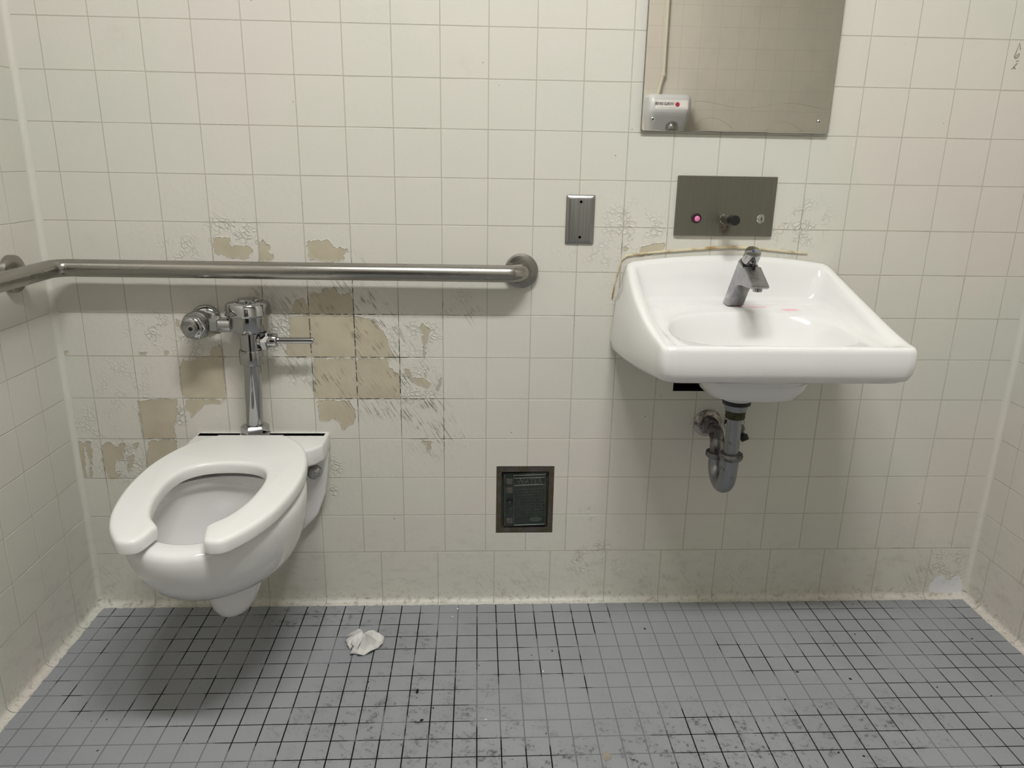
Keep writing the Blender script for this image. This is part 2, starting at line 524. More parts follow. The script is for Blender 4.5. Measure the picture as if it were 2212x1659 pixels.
# ================================================================ wear on the back wall
BARE=[
[(105,576),(131,579),(134,582),(202,581),(196,530),(189,522),(185,495),(189,487),(189,474),(121,474),(106,482),(104,526),(105,547)],
[(221,581),(315,580),(307,571),(264,568),(252,552),(232,531),(230,550),(222,561)],
[(219,675),(228,680),(229,685),(247,679),(259,690),(283,693),(298,694),(297,709),(324,723),(324,692),(322,582),(221,583),(215,604)],
[(121,473),(189,473),(188,460),(187,415),(106,402),(108,424),(116,449)],
[(-63,469),(-49,470),(-42,462),(-46,431),(-47,368),(-66,367),(-62,420),(-63,460)],
[(-37,470),(-24,469),(-25,451),(-25,434),(-29,405),(-34,407),(-37,442)],
[(5,467),(25,467),(38,453),(60,468),(60,453),(52,438),(54,425),(33,416),(28,413),(26,380),(37,380),(31,367),(4,367),(7,386),(-1,391),(-2,420),(5,436),(1,449)],
[(82,467),(96,468),(86,447),(81,460)],
[(63,431),(80,436),(76,422),(69,402),(61,382),(59,393),(63,416)],
[(-35,402),(-30,398),(-36,368),(-40,368)],
[(221,790),(230,781),(231,759),(225,756),(220,776)],
[(123,702),(142,703),(141,693),(121,695)],
[(184,707),(195,707),(193,697),(186,695)],
[(330,979),(345,984),(366,979),(367,958),(382,965),(411,962),(417,951),(405,933),(362,934),(348,943),(330,943),(325,961)],
[(435,971),(445,977),(450,967),(464,964),(453,950),(466,940),(464,928),(431,928)],
[(546,975),(598,981),(603,962),(643,958),(630,946),(629,930),(591,928),(547,934)],
[(510,833),(528,840),(540,812),(546,855),(573,848),(577,862),(605,864),(618,845),(643,855),(649,827),(649,798),(543,798),(496,804)],
[(492,792),(541,796),(546,796),(540,691),(480,694),(477,706),(485,725),(491,754)],
[(542,796),(653,797),(652,691),(540,690)],
[(653,795),(686,790),(706,770),(726,745),(733,715),(746,697),(743,691),(651,690)],
[(544,689),(650,690),(650,585),(542,585)],
[(650,690),(728,690),(731,667),(752,648),(757,629),(751,606),(758,585),(650,585)],
[(764,667),(778,663),(788,637),(814,641),(831,626),(828,614),(799,622),(767,648)],
[(809,771),(816,782),(823,771),(833,764),(822,723),(820,693),(814,693),(815,742)],
[(850,633),(859,639),(857,622),(848,603)],
[(547,579),(627,577),(640,556),(641,533),(631,515),(609,501),(596,531),(577,529),(570,523),(552,529)],
[(803,470),(835,472),(831,450),(821,440),(818,458)],
[(1344,971),(1399,984),(1400,959),(1338,947),(1340,964)],
[(1297,979),(1312,969),(1300,958)],
[(-64,707),(-44,704),(-48,692),(-66,697)],
]
WHITE= [(2229, 49), (2261, 68), (2278, 48), (2307, 65), (2319, 58), (2329, 8), (2222, 14)]

SCUFF = [([(.647, .87), (.706, .77), (.767, .674), (.837, .482)], 0.055, 1.0), ([(.656, .579), (.764, .556), (.811, .513)], 0.045, 0.9),
         ([(.503, .826), (.563, .848), (.645, .827)], 0.035, 0.8), ([(.549, .662), (.622, .632)], 0.035, 0.75), ([(.877, .815), (.93, .808)], 0.025, 0.8),
         ([(.46, .70), (.53, .67)], 0.03, 0.6), ([(.43, .85), (.47, .84)], 0.03, 0.5), ([(.86, .54), (.90, .49)], 0.02, 0.8),
         ([(.545, .79), (.545, .60)], 0.012, 1.0), ([(.65, .80), (.652, .60)], 0.016, 1.0), ([(1.24, .123), (1.25, .05)], 0.03, 0.5), ([(-.05, .06), (-.02, .085)], 0.03, 0.6), ([(2.19, .05), (2.21, .08)], 0.03, 0.7),
         ([(1.62, .08), (1.70, .07)], 0.03, 0.35), ([(2.12, .16), (2.14, .13)], 0.012, 1.0), ([(.96, .05), (1.10, .05)], 0.03, 0.4), ([(1.40, .07), (1.55, .06)], 0.03, 0.4)]
FLAKE = [(.465, .775, .05, 1), (.474, .75, .05, 1), (.262, .72, .055, 1), (.174, .775, .035, .9), (.166, .736, .03, .9), (.47, .71, .04, .9),
         (.508, .646, .03, .9), (.431, .84, .035, .8), (.913, .847, .03, .5), (1.164, .962, .02, .8), (1.249, .94, .04, .7), (1.30, 1.02, .06, .8),
         (1.36, 1.00, .05, .8), (1.739, 1.035, .06, .9), (1.70, 1.0, .05, .8), (1.24, .123, .05, .8), (1.277, .15, .04, .9), (1.317, .10, .04, .6),
         (1.252, .269, .03, .8), (.08, .62, .08, .45), (-.01, .511, .06, .5), (.13, .75, .04, .5), (.15, .55, .05, .5), (2.256, .114, .05, .9),
         (.25, .95, .05, .7), (.36, .99, .05, .9), (.41, .99, .04, .9), (.78, .75, .06, .7), (.83, .75, .04, .7), (.80, .62, .06, .8), (.20, .54, .03, 1), (.05, .42, .07, .8),
         (.575, .40, .03, .8), (.57, .33, .02, .9), (1.80, .88, .06, .5), (1.30, .86, .04, .5), (2.27, .10, .06, .9)]

def poly_sd(P, x, z):
    """signed distance, positive inside"""
    ins = False; best = 1e9; n = len(P)
    for i in range(n):
        x1, z1 = P[i]; x2, z2 = P[(i + 1) % n]
        dx, dz = x2 - x1, z2 - z1
        t = max(0, min(1, ((x - x1) * dx + (z - z1) * dz) / (dx * dx + dz * dz + 1e-12)))
        best = min(best, (x - x1 - t * dx) ** 2 + (z - z1 - t * dz) ** 2)
        if (z1 > z) != (z2 > z) and x < (x2 - x1) * (z - z1) / (z2 - z1) + x1:
            ins = not ins
    d = math.sqrt(best)
    return d if ins else -d
BARE = [[(a / 1000, b / 1000) for a, b in p] for p in BARE]
BB = [(min(a for a, b in p), max(a for a, b in p), min(b for a, b in p), max(b for a, b in p)) for p in BARE]
WHITE = [(a / 1000, b / 1000) for a, b in WHITE]
def m_bare(x, z):
    r = -0.02
    for p, b in zip(BARE, BB):
        if b[0] - .02 < x < b[1] + .02 and b[2] - .02 < z < b[3] + .02:
            r = max(r, poly_sd(p, x, z))
    return r
def m_white(x, z):
    return max(-0.02, poly_sd(WHITE, x, z)) if x > 2.1 and z < 0.2 else -0.02
def seg_d(pl, x, z):
    best = 1e9
    for (x1, z1), (x2, z2) in zip(pl, pl[1:]):
        dx, dz = x2 - x1, z2 - z1
        t = max(0, min(1, ((x - x1) * dx + (z - z1) * dz) / (dx * dx + dz * dz + 1e-12)))
        best = min(best, math.hypot(x - x1 - t * dx, z - z1 - t * dz))
    return best
def m_scuff(x, z):
    r = 0
    for pl, w, s in SCUFF:
        d = seg_d(pl, x, z)
        if d < 2 * w: r = max(r, s * (1 - smoothstep(0.35 * w, 1.7 * w, d)))
    return r
def m_flake(x, z):
    r = 0
    for a, b, w, s in FLAKE:
        d = math.hypot(x - a, z - b)
        if d < 1.5 * w: r = max(r, s * (1 - smoothstep(0.4 * w, 1.4 * w, d)))
    return r
def put_attr(me, name, vals):
    a = me.attributes.new(name, 'FLOAT', 'POINT')
    a.data.foreach_set('value', vals)

# ================================================================ room shell
JG, BV, RC = 0.0006, 0.0010, 0.0008        # half joint, bevel width, joint depth
BOX = (1.0, 1.152, 0.207, 0.400)           # opening of the water box
HOLE = (1.449, 1.556, 0.607, 0.665)        # broken tile under the sink
CUTS = [BOX, HOLE]

def tile_geo(rect, n, cuts=()):
    """tile faces in local (u, -normal, v); n cells per side on the front; cuts are openings left out"""
    u0, u1, v0, v1 = rect
    cu = [c for k in cuts for c in k[:2] if u0 + BV < c < u1 - BV]
    cv = [c for k in cuts for c in k[2:] if v0 + BV < c < v1 - BV]
    us = sorted(set([u0, u1] + [u0 + BV + (u1 - u0 - 2 * BV) * i / n for i in range(n + 1)] + cu))
    ws = sorted(set([v0, v1] + [v0 + BV + (v1 - v0 - 2 * BV) * i / n for i in range(n + 1)] + cv))
    L, W = len(us), len(ws)
    vs = [(u, RC if i in (0, L - 1) or j in (0, W - 1) else 0.0, w) for j, w in enumerate(ws) for i, u in enumerate(us)]
    fs = []
    for j in range(W - 1):
        for i in range(L - 1):
            uc, wc = (us[i] + us[i + 1]) / 2, (ws[j] + ws[j + 1]) / 2
            if any(k[0] < uc < k[1] and k[2] < wc < k[3] for k in cuts): continue
            a = j * L + i
            fs.append((a, a + 1, a + L + 1, a + L))
    return vs, fs

TCACHE = {}
def tile_mesh(w, h):
    key = (round(w, 4), round(h, 4))
    if key not in TCACHE:
        vs, fs = tile_geo((-w / 2, w / 2, -h / 2, h / 2), 1)
        me = bpy.data.meshes.new('wall_tile')
        me.from_pydata(vs, [], fs)
        me.materials.append(M['paint'])
        TCACHE[key] = me
    return TCACHE[key]

def joints(lo, hi, phase, pitch):
    k0 = math.ceil((lo - phase) / pitch + 0.08); r = [lo]
    while phase + k0 * pitch < hi - 0.008:
        r.append(phase + k0 * pitch); k0 += 1
    return r + [hi]

def tile_wall(parent, rz, place, us, vs, single, name='tile', detail=False):
    """place(u, v) -> world point of the tile face; single(u, v) -> build this tile as its own object"""
    rest_v, rest_f = [], []
    rot = Matrix.Rotation(rz, 3, 'Z')
    cnt = 0
    for u0, u1 in zip(us, us[1:]):
        for v0, v1 in zip(vs, vs[1:]):
            uc, vc = (u0 + u1) / 2, (v0 + v1) / 2
            w, h = u1 - u0 - 2 * JG, v1 - v0 - 2 * JG
            tilt = (random.gauss(0, 0.0016), 0.0, random.gauss(0, 0.0016))
            off = random.gauss(0, 0.00012)
            if single(uc, vc):
                if detail:
                    cuts = [c for c in CUTS if c[0] < u1 - JG and c[1] > u0 + JG and c[2] < v1 - JG and c[3] > v0 + JG]
                    special = bool(cuts)
                    pts = [(u0 + (u1 - u0) * a / 8, v0 + (v1 - v0) * b / 8) for a in range(9) for b in range(9)]
                    worn = any(m_bare(*p) > -0.006 or m_scuff(*p) > 0.02 or m_flake(*p) > 0.02 or m_white(*p) > -0.006 for p in pts)
                    if worn or special:
                        cl = [(a - uc, b - uc, c - vc, d - vc) for a, b, c, d in cuts]
                        tv, tf = tile_geo((-w / 2, w / 2, -h / 2, h / 2), 18 if worn else 1, cl)
                        if not tf: continue
                        me = bpy.data.meshes.new('worn_wall_tile')
                        me.from_pydata(tv, [], tf)
                        if worn:
                            me.materials.append(M['peel'])
                            for nm, fn in (('bare', m_bare), ('scuff', m_scuff), ('flake', m_flake), ('white', m_white)):
                                put_attr(me, nm, [fn(p[0] + uc, p[2] + vc) for p in tv])
                        else:
                            me.materials.append(M['paint'])
                    else:
                        me = tile_mesh(w, h)
                else:
                    me = tile_mesh(w, h)
                o = link(name, me, parent)
                o.location = place(uc, vc)
                o.rotation_euler = (tilt[0], 0, rz + tilt[2])
                cnt += 1
            else:
                tv, tf = tile_geo((-w / 2, w / 2, -h / 2, h / 2), 1)
                b = len(rest_v); p = V3(place(uc, vc))
                rest_v += [tuple(p + rot @ Vector((q[0], q[1] + tilt[0] * q[2], q[2]))) for q in tv]
                rest_f += [tuple(b + i for i in f) for f in tf]
    if rest_v:
        me = bpy.data.meshes.new('tile_field')
        me.from_pydata(rest_v, [], rest_f)
        me.materials.append(M['paint'])
        link('tile_field', me, parent, 'stuff')
    return cnt

def structure(o, label=None):
    o['kind'] = 'structure'
    if label: o['label'] = label
    return o

# back wall: joint layer with real openings
gx = sorted(set([XL - 0.05, XR + 0.05] + [XL + (XR - XL) * i / 88 for i in range(89)] + [BOX[0], BOX[1], HOLE[0], HOLE[1]]))
gz = sorted(set([0.0, H] + [H * i / 92 for i in range(93)] + [BOX[2], BOX[3], HOLE[2], HOLE[3]]))
vs = [(x, RC - 0.0004, z) for z in gz for x in gx]
fs = []
for j in range(len(gz) - 1):
    for i in range(len(gx) - 1):
        xc, zc = (gx[i] + gx[i + 1]) / 2, (gz[j] + gz[j + 1]) / 2
        if any(c[0] < xc < c[1] and c[2] < zc < c[3] for c in CUTS): continue
        a = j * len(gx) + i
        fs.append((a, a + 1, a + len(gx) + 1, a + len(gx)))
me = bpy.data.meshes.new('wall_back')
me.from_pydata(vs, [], fs)
me.materials.append(M['joint'])
put_attr(me, 'dirt', [min(1, m_scuff(v[0], v[2]) * 0.9 + (0.6 if m_bare(v[0], v[2]) > 0 else 0) + 0.35 * m_flake(v[0], v[2])) for v in vs])
wall_back = structure(link('wall_back', me), 'off-white painted tile wall with peeling patches behind the toilet and sink')

def slab(name, x0, x1, y0, y1, z0, z1, mat, label):
    return structure(MB().box(x0, x1, y0, y1, z0, z1).build(name, mat), label)
q = RC - 0.0004
wall_left = slab('wall_left', XL - 0.1, XL - q, -D - 0.1, 0.1, 0, H, 'joint', 'painted tile wall beside the toilet')
wall_right = slab('wall_right', XR + q, XR + 0.1, STUB, 0.1, 0, H, 'joint', 'painted tile wall beyond the sink')
wall_front = slab('wall_front', XL - 0.1, XE + 0.1, -D - 0.1, -D - q, 0, H, 'joint_clean', 'painted tile wall carrying the hand dryer and the added door')
slab('wall_return', XR + 0.1, XE + 0.1, STUB, STUB + 0.1, 0, H, 'paint', 'plain painted wall around the corner from the sink')
slab('wall_side', XE, XE + 0.1, -D - 0.1, STUB, 0, H, 'paint', 'plain painted far side wall')
structure(MB().box(XL - 0.1, XE + 0.1, -D - 0.1, 0.1, H, H + 0.06).build('ceiling', 'ceiling'), 'plain white ceiling')
FZ = 0.0005
floor = slab('floor', XL - 0.1, XE + 0.1, -D - 0.1, 0.1, -0.06, -FZ, 'floor_joint', 'grey painted floor of small square tiles with dark joints')

rows = joints(COVE, H, COVE, T)
nb = tile_wall(wall_back, 0, lambda u, v: (u, 0, v), joints(XL, XR, 0, T), rows, lambda u, v: v < COVE + 13 * T, detail=True)
# left wall: u runs along +y after the turn, so tiles sit at y = u
tile_wall(wall_left, PI / 2, lambda u, v: (XL, u, v), joints(-D, 0, -0.104, T), rows, lambda u, v: u > -0.62 and v < COVE + 13 * T)
tile_wall(wall_right, -PI / 2, lambda u, v: (XR, u, v), joints(STUB, 0, -0.075, T), rows,
          lambda u, v: u > -0.45 and v < 1.1)
ADDED_DOOR = (0.22, 1.14, 2.06)
def front_tiles():
    us = joints(XL, XE, 0.02, T)
    tile_wall(wall_front, PI, lambda u, v: (u, -D, v), us, rows, lambda u, v: 1.8 < u < 3.0 and 1.25 < v < 2.15)
front_tiles()

# cove base ------------------------------------------------------------------------------------
CR = 0.014
def cove_profile():
    pr = [(RC, COVE - JG), (0.0, COVE - JG - BV), (0.0, 0.12), (0.0, 0.09), (0.0, 0.06), (0.0, 0.04), (0.0, CR)]
    for i in range(1, 6):
        a = PI / 2 * i / 5
        pr.append((-CR + CR * math.cos(a), CR - CR * math.sin(a) + 0.0006))
    pr.append((-CR - 0.0045, 0.0007))
    pr.append((-CR - 0.006, -0.0006))
    return pr
def cove_run(parent, us, place, detail=False):
    pr = cove_profile()
    for u0, u1 in zip(us, us[1:]):
        ends = (u0 == us[0], u1 == us[-1])
        a0, a1 = u0 + JG, u1 - JG
        n = 16
        cols = [a0] + [a0 + BV + (a1 - a0 - 2 * BV) * i / n for i in range(n + 1)] + [a1]
        vs, at = [], []
        for i, u in enumerate(cols):
            e = (i == 0 and not ends[0]) or (i == len(cols) - 1 and not ends[1])
            for j, (d, z) in enumerate(pr):
                dd = d + (RC * 0.8 if e and j < 8 else 0)
                if j >= len(pr) - 2: dd += random.gauss(0, 0.0011)
                vs.append(place(u, dd, z)); at.append((u, z))
        L = len(pr); fs = []
        for i in range(len(cols) - 1):
            for j in range(L - 1):
                a = i * L + j
                fs.append((a, a + 1, a + L + 1, a + L))
        me = bpy.data.meshes.new('cove_tile')
        me.from_pydata(vs, [], fs)
        bm = bmesh.new(); bm.from_mesh(me)
        bmesh.ops.recalc_face_normals(bm, faces=list(bm.faces)); bm.to_mesh(me); bm.free()
        worn = detail and any(m_white(*p) > -0.01 or m_flake(*p) > 0.02 or m_scuff(*p) > 0.02 for p in at)
        me.materials.append(M['peel'] if worn else M['paint'])
        if worn:
            for nm, fn in (('scuff', m_scuff), ('flake', m_flake), ('white', m_white)):
                put_attr(me, nm, [fn(*p) for p in at])
            put_attr(me, 'bare', [-0.02] * len(at))
        for p in me.polygons: p.use_smooth = True
        me.set_sharp_from_angle(angle=math.radians(28))
        link('cove_tile', me, parent)
# joint strips behind the cove tiles stand 0.1 mm proud of the wall's joint layer
def base_strip(name, x0, x1, y0, y1, label):
    return structure(MB().box(x0, x1, y0, y1, 0.0, COVE - 0.0005).build(name, 'joint'), label)
bb = base_strip('baseboard_back', XL, XR, q - 0.0002, q + 0.004, 'cove tile base under the back wall')
bl = base_strip('baseboard_left', XL - q - 0.004, XL - q + 0.0002, -D, 0, 'cove tile base under the wall beside the toilet')
br = base_strip('baseboard_right', XR + q - 0.0002, XR + q + 0.004, STUB, 0, 'cove tile base under the wall beyond the sink')
CW = 0.1522
cove_run(bb, joints(XL, XR, 0.692, CW), lambda u, d, z: (u, d, z), True)
cove_run(bl, joints(-1.4, 0, -0.110, CW), lambda u, d, z: (XL - d, u, z))
cove_run(br, joints(STUB, 0, -0.064, CW), lambda u, d, z: (XR + d, u, z))

# concave corner beads -------------------------------------------------------------------------
def corner(name, x, s, label):
    r = 0.010
    pts = [(x + s * (r - r * math.cos(a)), -(r - r * math.sin(a))) for a in [PI / 2 * i / 6 for i in range(7)]]
    pts = [(x - s * 0.0010, -r - 0.004)] + pts + [(x + s * (r + 0.004), 0.0010)]
    zs = [0.016] + [COVE + T * k for k in range(0, 22)] + [H]
    m = MB()
    rings = [[(a - s * 0.0003 * 0, b - 0.0004, z) for a, b in pts] for z in zs]
    m.loft(rings, False, False, closed=False)
    return structure(m.build(name, 'paint', angle=60, fix=False), label)
corner('trim_1', XL, 1, 'rounded corner bead beside the toilet')
corner('trim_2', XR, -1, 'rounded corner bead beyond the sink')

# floor tiles ----------------------------------------------------------------------------------
FJ = 0.0011
fv = [(-FT / 2 + FJ, -FT / 2 + FJ), (FT / 2 - FJ, -FT / 2 + FJ), (FT / 2 - FJ, FT / 2 - FJ), (-FT / 2 + FJ, FT / 2 - FJ)]
def ftile_geo():
    i = (FT / 2 - FJ - 0.0005) / (FT / 2 - FJ)
    v = [(a, b, -FZ - 0.0003) for a, b in fv] + [(a * i, b * i, 0) for a, b in fv]
    return v, [(4, 5, 6, 7)] + [(k, (k + 1) % 4, 4 + (k + 1) % 4, 4 + k) for k in range(4)]
tv, tf = ftile_geo()
fme = bpy.data.meshes.new('floor_tile')
fme.from_pydata(tv, [], tf); fme.materials.append(M['floor_tile'])
cells = []
k0 = int(math.floor(XL / FT)) - 1
for i in range(k0, int(XE / FT) + 2):
    for j in range(0, int(D / FT) + 1):
        cx, cyy = (i + 0.71 + 0.5) * FT, -(j + 0.13 - 0.5) * FT
        if XL - 0.02 < cx < (XR + 0.02 if cyy > STUB else XE) and -D < cyy < 0.03: cells.append((cx, cyy))
def in_view(x, y):
    d = Vector((x, y, 0)) - CAM
    zc = d.dot(f_)
    if zc < 0.1: return False
    px, py = 1106 + 1624.5 * d.dot(R_) / zc, 829.5 - 1624.5 * d.dot(U_) / zc
    return -20 < px < 2232 and -20 < py < 1690
vis = sorted((c for c in cells if in_view(*c)), key=lambda c: (Vector((c[0], c[1], 0)) - CAM).length)
near = set(vis[:300])
rv, rf = [], []
for c in cells:
    dz = random.gauss(0, 0.00008)
    if c in near:
        o = link('floor_tile', fme, floor); o.location = (c[0], c[1], dz)
        o.rotation_euler = (random.gauss(0, 0.0012), random.gauss(0, 0.0012), random.gauss(0, 0.002))
    else:
        b = len(rv); t1, t2 = random.gauss(0, 0.0012), random.gauss(0, 0.0012)
        rv += [(c[0] + x, c[1] + y, z + dz + t1 * x + t2 * y) for x, y, z in tv]
        rf += [tuple(b + i for i in f) for f in tf]
me = bpy.data.meshes.new('floor_tile_field'); me.from_pydata(rv, [], rf); me.materials.append(M['floor_tile'])
link('floor_tile_field', me, floor, 'stuff')

# unseen door, added so the chrome picks up dark reflections -----------------------------------------------------------
d1 = structure(MB().box(ADDED_DOOR[0] + 0.04, ADDED_DOOR[1] - 0.04, -D + 0.002, -D + 0.03, 0.008, ADDED_DOOR[2] - 0.04, 0.003).build('added_door', 'door'), 'unseen dark door opposite the toilet, added for reflections in the chrome')
m = MB()
m.box(ADDED_DOOR[0] - 0.02, ADDED_DOOR[0] + 0.04, -D + 0.001, -D + 0.05, 0.0, ADDED_DOOR[2] + 0.02, 0.003)
m.box(ADDED_DOOR[1] - 0.04, ADDED_DOOR[1] + 0.02, -D + 0.001, -D + 0.05, 0.0, ADDED_DOOR[2] + 0.02, 0.003)
m.box(ADDED_DOOR[0] + 0.04, ADDED_DOOR[1] - 0.04, -D + 0.001, -D + 0.05, ADDED_DOOR[2] - 0.04, ADDED_DOOR[2] + 0.02, 0.003)
m.build('added_door_frame', 'added_door_frame', d1)
MB().lathe([(0.0, 0), (0.026, 0.001), (0.024, 0.012), (0.011, 0.02), (0.011, 0.04), (0.026, 0.05), (0.028, 0.065), (0.02, 0.078), (0, 0.08)],
           (ADDED_DOOR[1] - 0.11, -D + 0.03, 1.0), (0, 1, 0)).build('added_door_handle', 'steel_bar', d1)

# ceiling fixtures ------------------------------------------------------------------------------
for i, (lx, hl) in enumerate(LAMPS):
    t = thing('ceiling_light', ['short', 'long'][i] + ' white ceiling light fixture with a flat glowing diffuser', 'ceiling light', (lx, LAMP_Y, H))
    MB().box(lx - hl - 0.015, lx + hl + 0.015, LAMP_Y - 0.095, LAMP_Y + 0.095, H - 0.05, H - 0.0005, 0.004).build('housing', 'fixture', t)
    MB().box(lx - hl, lx + hl, LAMP_Y - 0.08, LAMP_Y + 0.08, H - 0.062, H - 0.0505, 0.003).build('diffuser', 'lamp', t)

# ================================================================ toilet
TX = 0.4085
def egg(z, yf, ym, yb, hw, pb=2.0, n=64, cx=TX):
    r = []
    for i in range(n):
        a = 2 * PI * i / n
        s, c = math.sin(a), math.cos(a)
        if c >= 0:
            x, y = hw * s, ym - (ym - yf) * c
        else:
            e = 2.0 / pb
            x = hw * math.copysign(abs(s) ** e, s); y = ym + (yb - ym) * abs(c) ** e
        r.append((cx + x, y, z))
    return r
toilet = thing('toilet', 'white wall-hung toilet with an open-front seat, in front of peeling beige tiles', 'toilet', (TX, 0, 0))
outer = [(.272, -.335, -.22, -.10, .050), (.281, -.375, -.24, -.09, .078), (.295, -.42, -.26, -.08, .100), (.312, -.465, -.28, -.075, .119),
         (.333, -.508, -.30, -.075, .136), (.360, -.548, -.32, -.075, .150), (.393, -.578, -.335, -.08, .161), (.425, -.594, -.34, -.085, .168),
         (.452, -.602, -.345, -.09, .172), (.468, -.603, -.345, -.09, .172), (.477, -.600, -.345, -.093, .170), (.482, -.593, -.345, -.10, .164),
         (.4838, -.583, -.345, -.11, .155)]
inner = [(.4838, -.562, -.375, -.25, .138), (.482, -.555, -.375, -.247, .134), (.476, -.551, -.375, -.246, .132), (.462, -.551, -.375, -.246, .132),
         (.457, -.556, -.375, -.24, .137), (.445, -.557, -.375, -.235, .138), (.41, -.542, -.37, -.235, .130), (.38, -.517, -.36, -.235, .117),
         (.35, -.480, -.345, -.235, .097), (.325, -.432, -.33, -.24, .073), (.310, -.385, -.315, -.25, .05)]
rings = [egg(*r) for r in outer] + [egg(*r) for r in inner]
MB().loft(rings, True, True).build('bowl', 'china', toilet, angle=50)
# water in the sump
MB().loft([egg(.319, -.405, -.32, -.246, .058), egg(.3195, -.403, -.32, -.247, .057)]).build('water', NT('still_water').m, toilet)
wm = bpy.data.materials['still_water'].node_tree.nodes['Principled BSDF']
wm.inputs['Base Color'].default_value = (0.72, 0.72, 0.72, 1); wm.inputs['Roughness'].default_value = 0.03; wm.inputs['Transmission Weight'].default_value = 0.6
# trapway under the bowl
MB().loft([egg(*r) for r in [(.196, -.350, -.325, -.29, .016), (.1985, -.362, -.325, -.28, .028), (.206, -.374, -.32, -.265, .039), (.222, -.383, -.315, -.24, .048),
                            (.245, -.39, -.31, -.20, .056), (.275, -.395, -.30, -.15, .066), (.31, -.40, -.29, -.10, .08)]]).build('trapway', 'china', toilet, angle=60)
# plate against the wall, deck above and neck between
half = [(.1640, .495), (.1640, .44), (.160, .40), (.151, .335), (.128, .275), (.090, .235), (.045, .214)]
pts = [(TX + x, -0.0015, z) for x, z in half] + [(TX - x, -0.0015, z) for x, z in reversed(half)]
MB().prism(pts, Vector((0, -0.034, 0)), 0.008, 3).build('wall_plate', 'china', toilet, angle=40)
hd = [(-.1655, 0), (-.1655, -.085), (-.150, -.112), (-.10, -.155), (.10, -.155), (.150, -.112), (.1655, -.085), (.1655, 0)]
MB().prism([(TX + x, y if y else 0.0068, 0.450) for x, y in hd], Vector((0, 0, 0.045)), 0.007, 3).build('deck', 'china', toilet, angle=40)
MB().box(TX - .108, TX + .108, -.19, -.030, .268, .462, .035, 4).build('neck', 'china', toilet, angle=50)
for s in (-1, 1):
    MB().lathe([(0.019, 0), (0.019, 0.006), (0.0165, 0.014), (0.010, 0.019), (0, 0.0205)], (TX + s * .130, -.0352, .402), (0, -1, 0), 24).build('bolt_cap', 'chrome', toilet)
# seat
ro = [(0, -.098), (.060, -.098), (.071, -.0982), (.077, -.1005), (.108, -.130), (.140, -.176), (.164, -.25), (.172, -.33), (.168, -.41), (.153, -.49), (.130, -.550), (.106, -.588), (.094, -.602), (.082, -.607), (.068, -.607)]
ri = [(.058, -.601), (.052, -.588), (.046, -.560), (.0445, -.548), (.050, -.537), (.071, -.508), (.088, -.46), (.097, -.40), (.097, -.345), (.083, -.300), (.05, -.274), (0, -.266)]
poly = ro + ri + [(-x, y) for x, y in reversed(ri[:-1])] + [(-x, y) for x, y in reversed(ro[1:])]
ol = smooth_closed(poly, 5)
def inset2(ol, d):
    n = len(ol); out = []
    for i in range(n):
        (x0, y0), (x1, y1) = ol[i - 1], ol[(i + 1) % n]
        tx, ty = x1 - x0, y1 - y0
        l = math.hypot(tx, ty) or 1
        # outline runs clockwise seen from above: inside lies to the right of travel
        out.append((ol[i][0] + ty / l * d, ol[i][1] - tx / l * d))
    return out
area = sum(ol[i][0] * ol[(i + 1) % len(ol)][1] - ol[(i + 1) % len(ol)][0] * ol[i][1] for i in range(len(ol)))
sg = 1 if area < 0 else -1
def seat_z(y, h):
    return 0.5000 + 0.020 * (y + 0.098) + h
rings = []
for d, hh in [(.003, 0.0), (.0006, .001), (0, .004), (0, .017), (.0008, .0212), (.0028, .0245), (.0060, .0264), (.010, .0270)]:
    rings.append([(TX + x, y, seat_z(y, hh)) for x, y in inset2(ol, d * sg)])
MB().loft(rings).build('seat', 'seat', toilet, angle=50)
for (sx, yy) in ((-.14, -.40), (.14, -.40), (-.12, -.22), (.12, -.22)):
    zt = seat_z(yy, 0.002)
    MB().lathe([(.011, 0), (.011, zt - .478)], (TX + sx, yy, .478), (0, 0, 1), 16).build('seat_bumper', 'seat', toilet)
MB().tube([(TX - .062, -.122, .512), (TX + .062, -.122, .512)], .0085, 14).build('seat_hinge', 'seat', toilet)

# ================================================================ flush valve
fx, fy = 0.4060, -0.060
fvalve = thing('flush_valve', 'chrome lever flush valve rising from the back of the toilet', 'flush valve', (fx, fy, 0.495))
def part(name, prof, o, d, mat, parent, seg=32, rot=0.0, angle=35):
    return MB().lathe(prof, o, d, seg, rot).build(name, mat, parent, angle)
Zp = (0, 0, 1)
o = (fx, fy, 0)
bx = fx + .0075                      # the valve leans slightly to the right of its tube
MB().tube([(fx, fy, .535), (bx - .0005, fy, .702)], .0203, 40).build('flush_tube', 'chrome', fvalve)
ob = (bx, fy, 0)
sp = part('spud_nut', [(.034, .4965), (.036, .500), (.036, .514), (.033, .518)], o, Zp, 'chrome', fvalve, 32)
part('spud_hex', [(.0335, .5185), (.0335, .533), (.029, .538), (.0205, .540)], o, Zp, 'chrome', fvalve, 6, 0.3, 20)
part('coupling_nut', [(.0225, .689), (.0285, .692), (.0290, .702), (.0290, .722), (.0278, .7265), (.0245, .7268)], ob, Zp, 'chrome', fvalve, 40)
part('valve_neck', [(.0238, .7255), (.0238, .772)], ob, Zp, 'chrome', fvalve, 40)
body = part('valve_body', [(.0239, .7665), (.036, .7685), (.0435, .774), (.0452, .781), (.0452, .8095), (.0430, .812)], ob, Zp, 'chrome', fvalve, 48)
part('cover', [(.0470, .8095), (.0525, .8112), (.0532, .8145), (.0520, .8185), (.0505, .833), (.0470, .8385), (.032, .8418), (.0270, .8420)], ob, Zp, 'chrome', fvalve, 48, 0, 28)
part('cover_cap', [(.0266, .8422), (.0266, .8455), (.0244, .8478), (0.0, .8486)], ob, Zp, 'chrome', fvalve, 40, 0, 28)
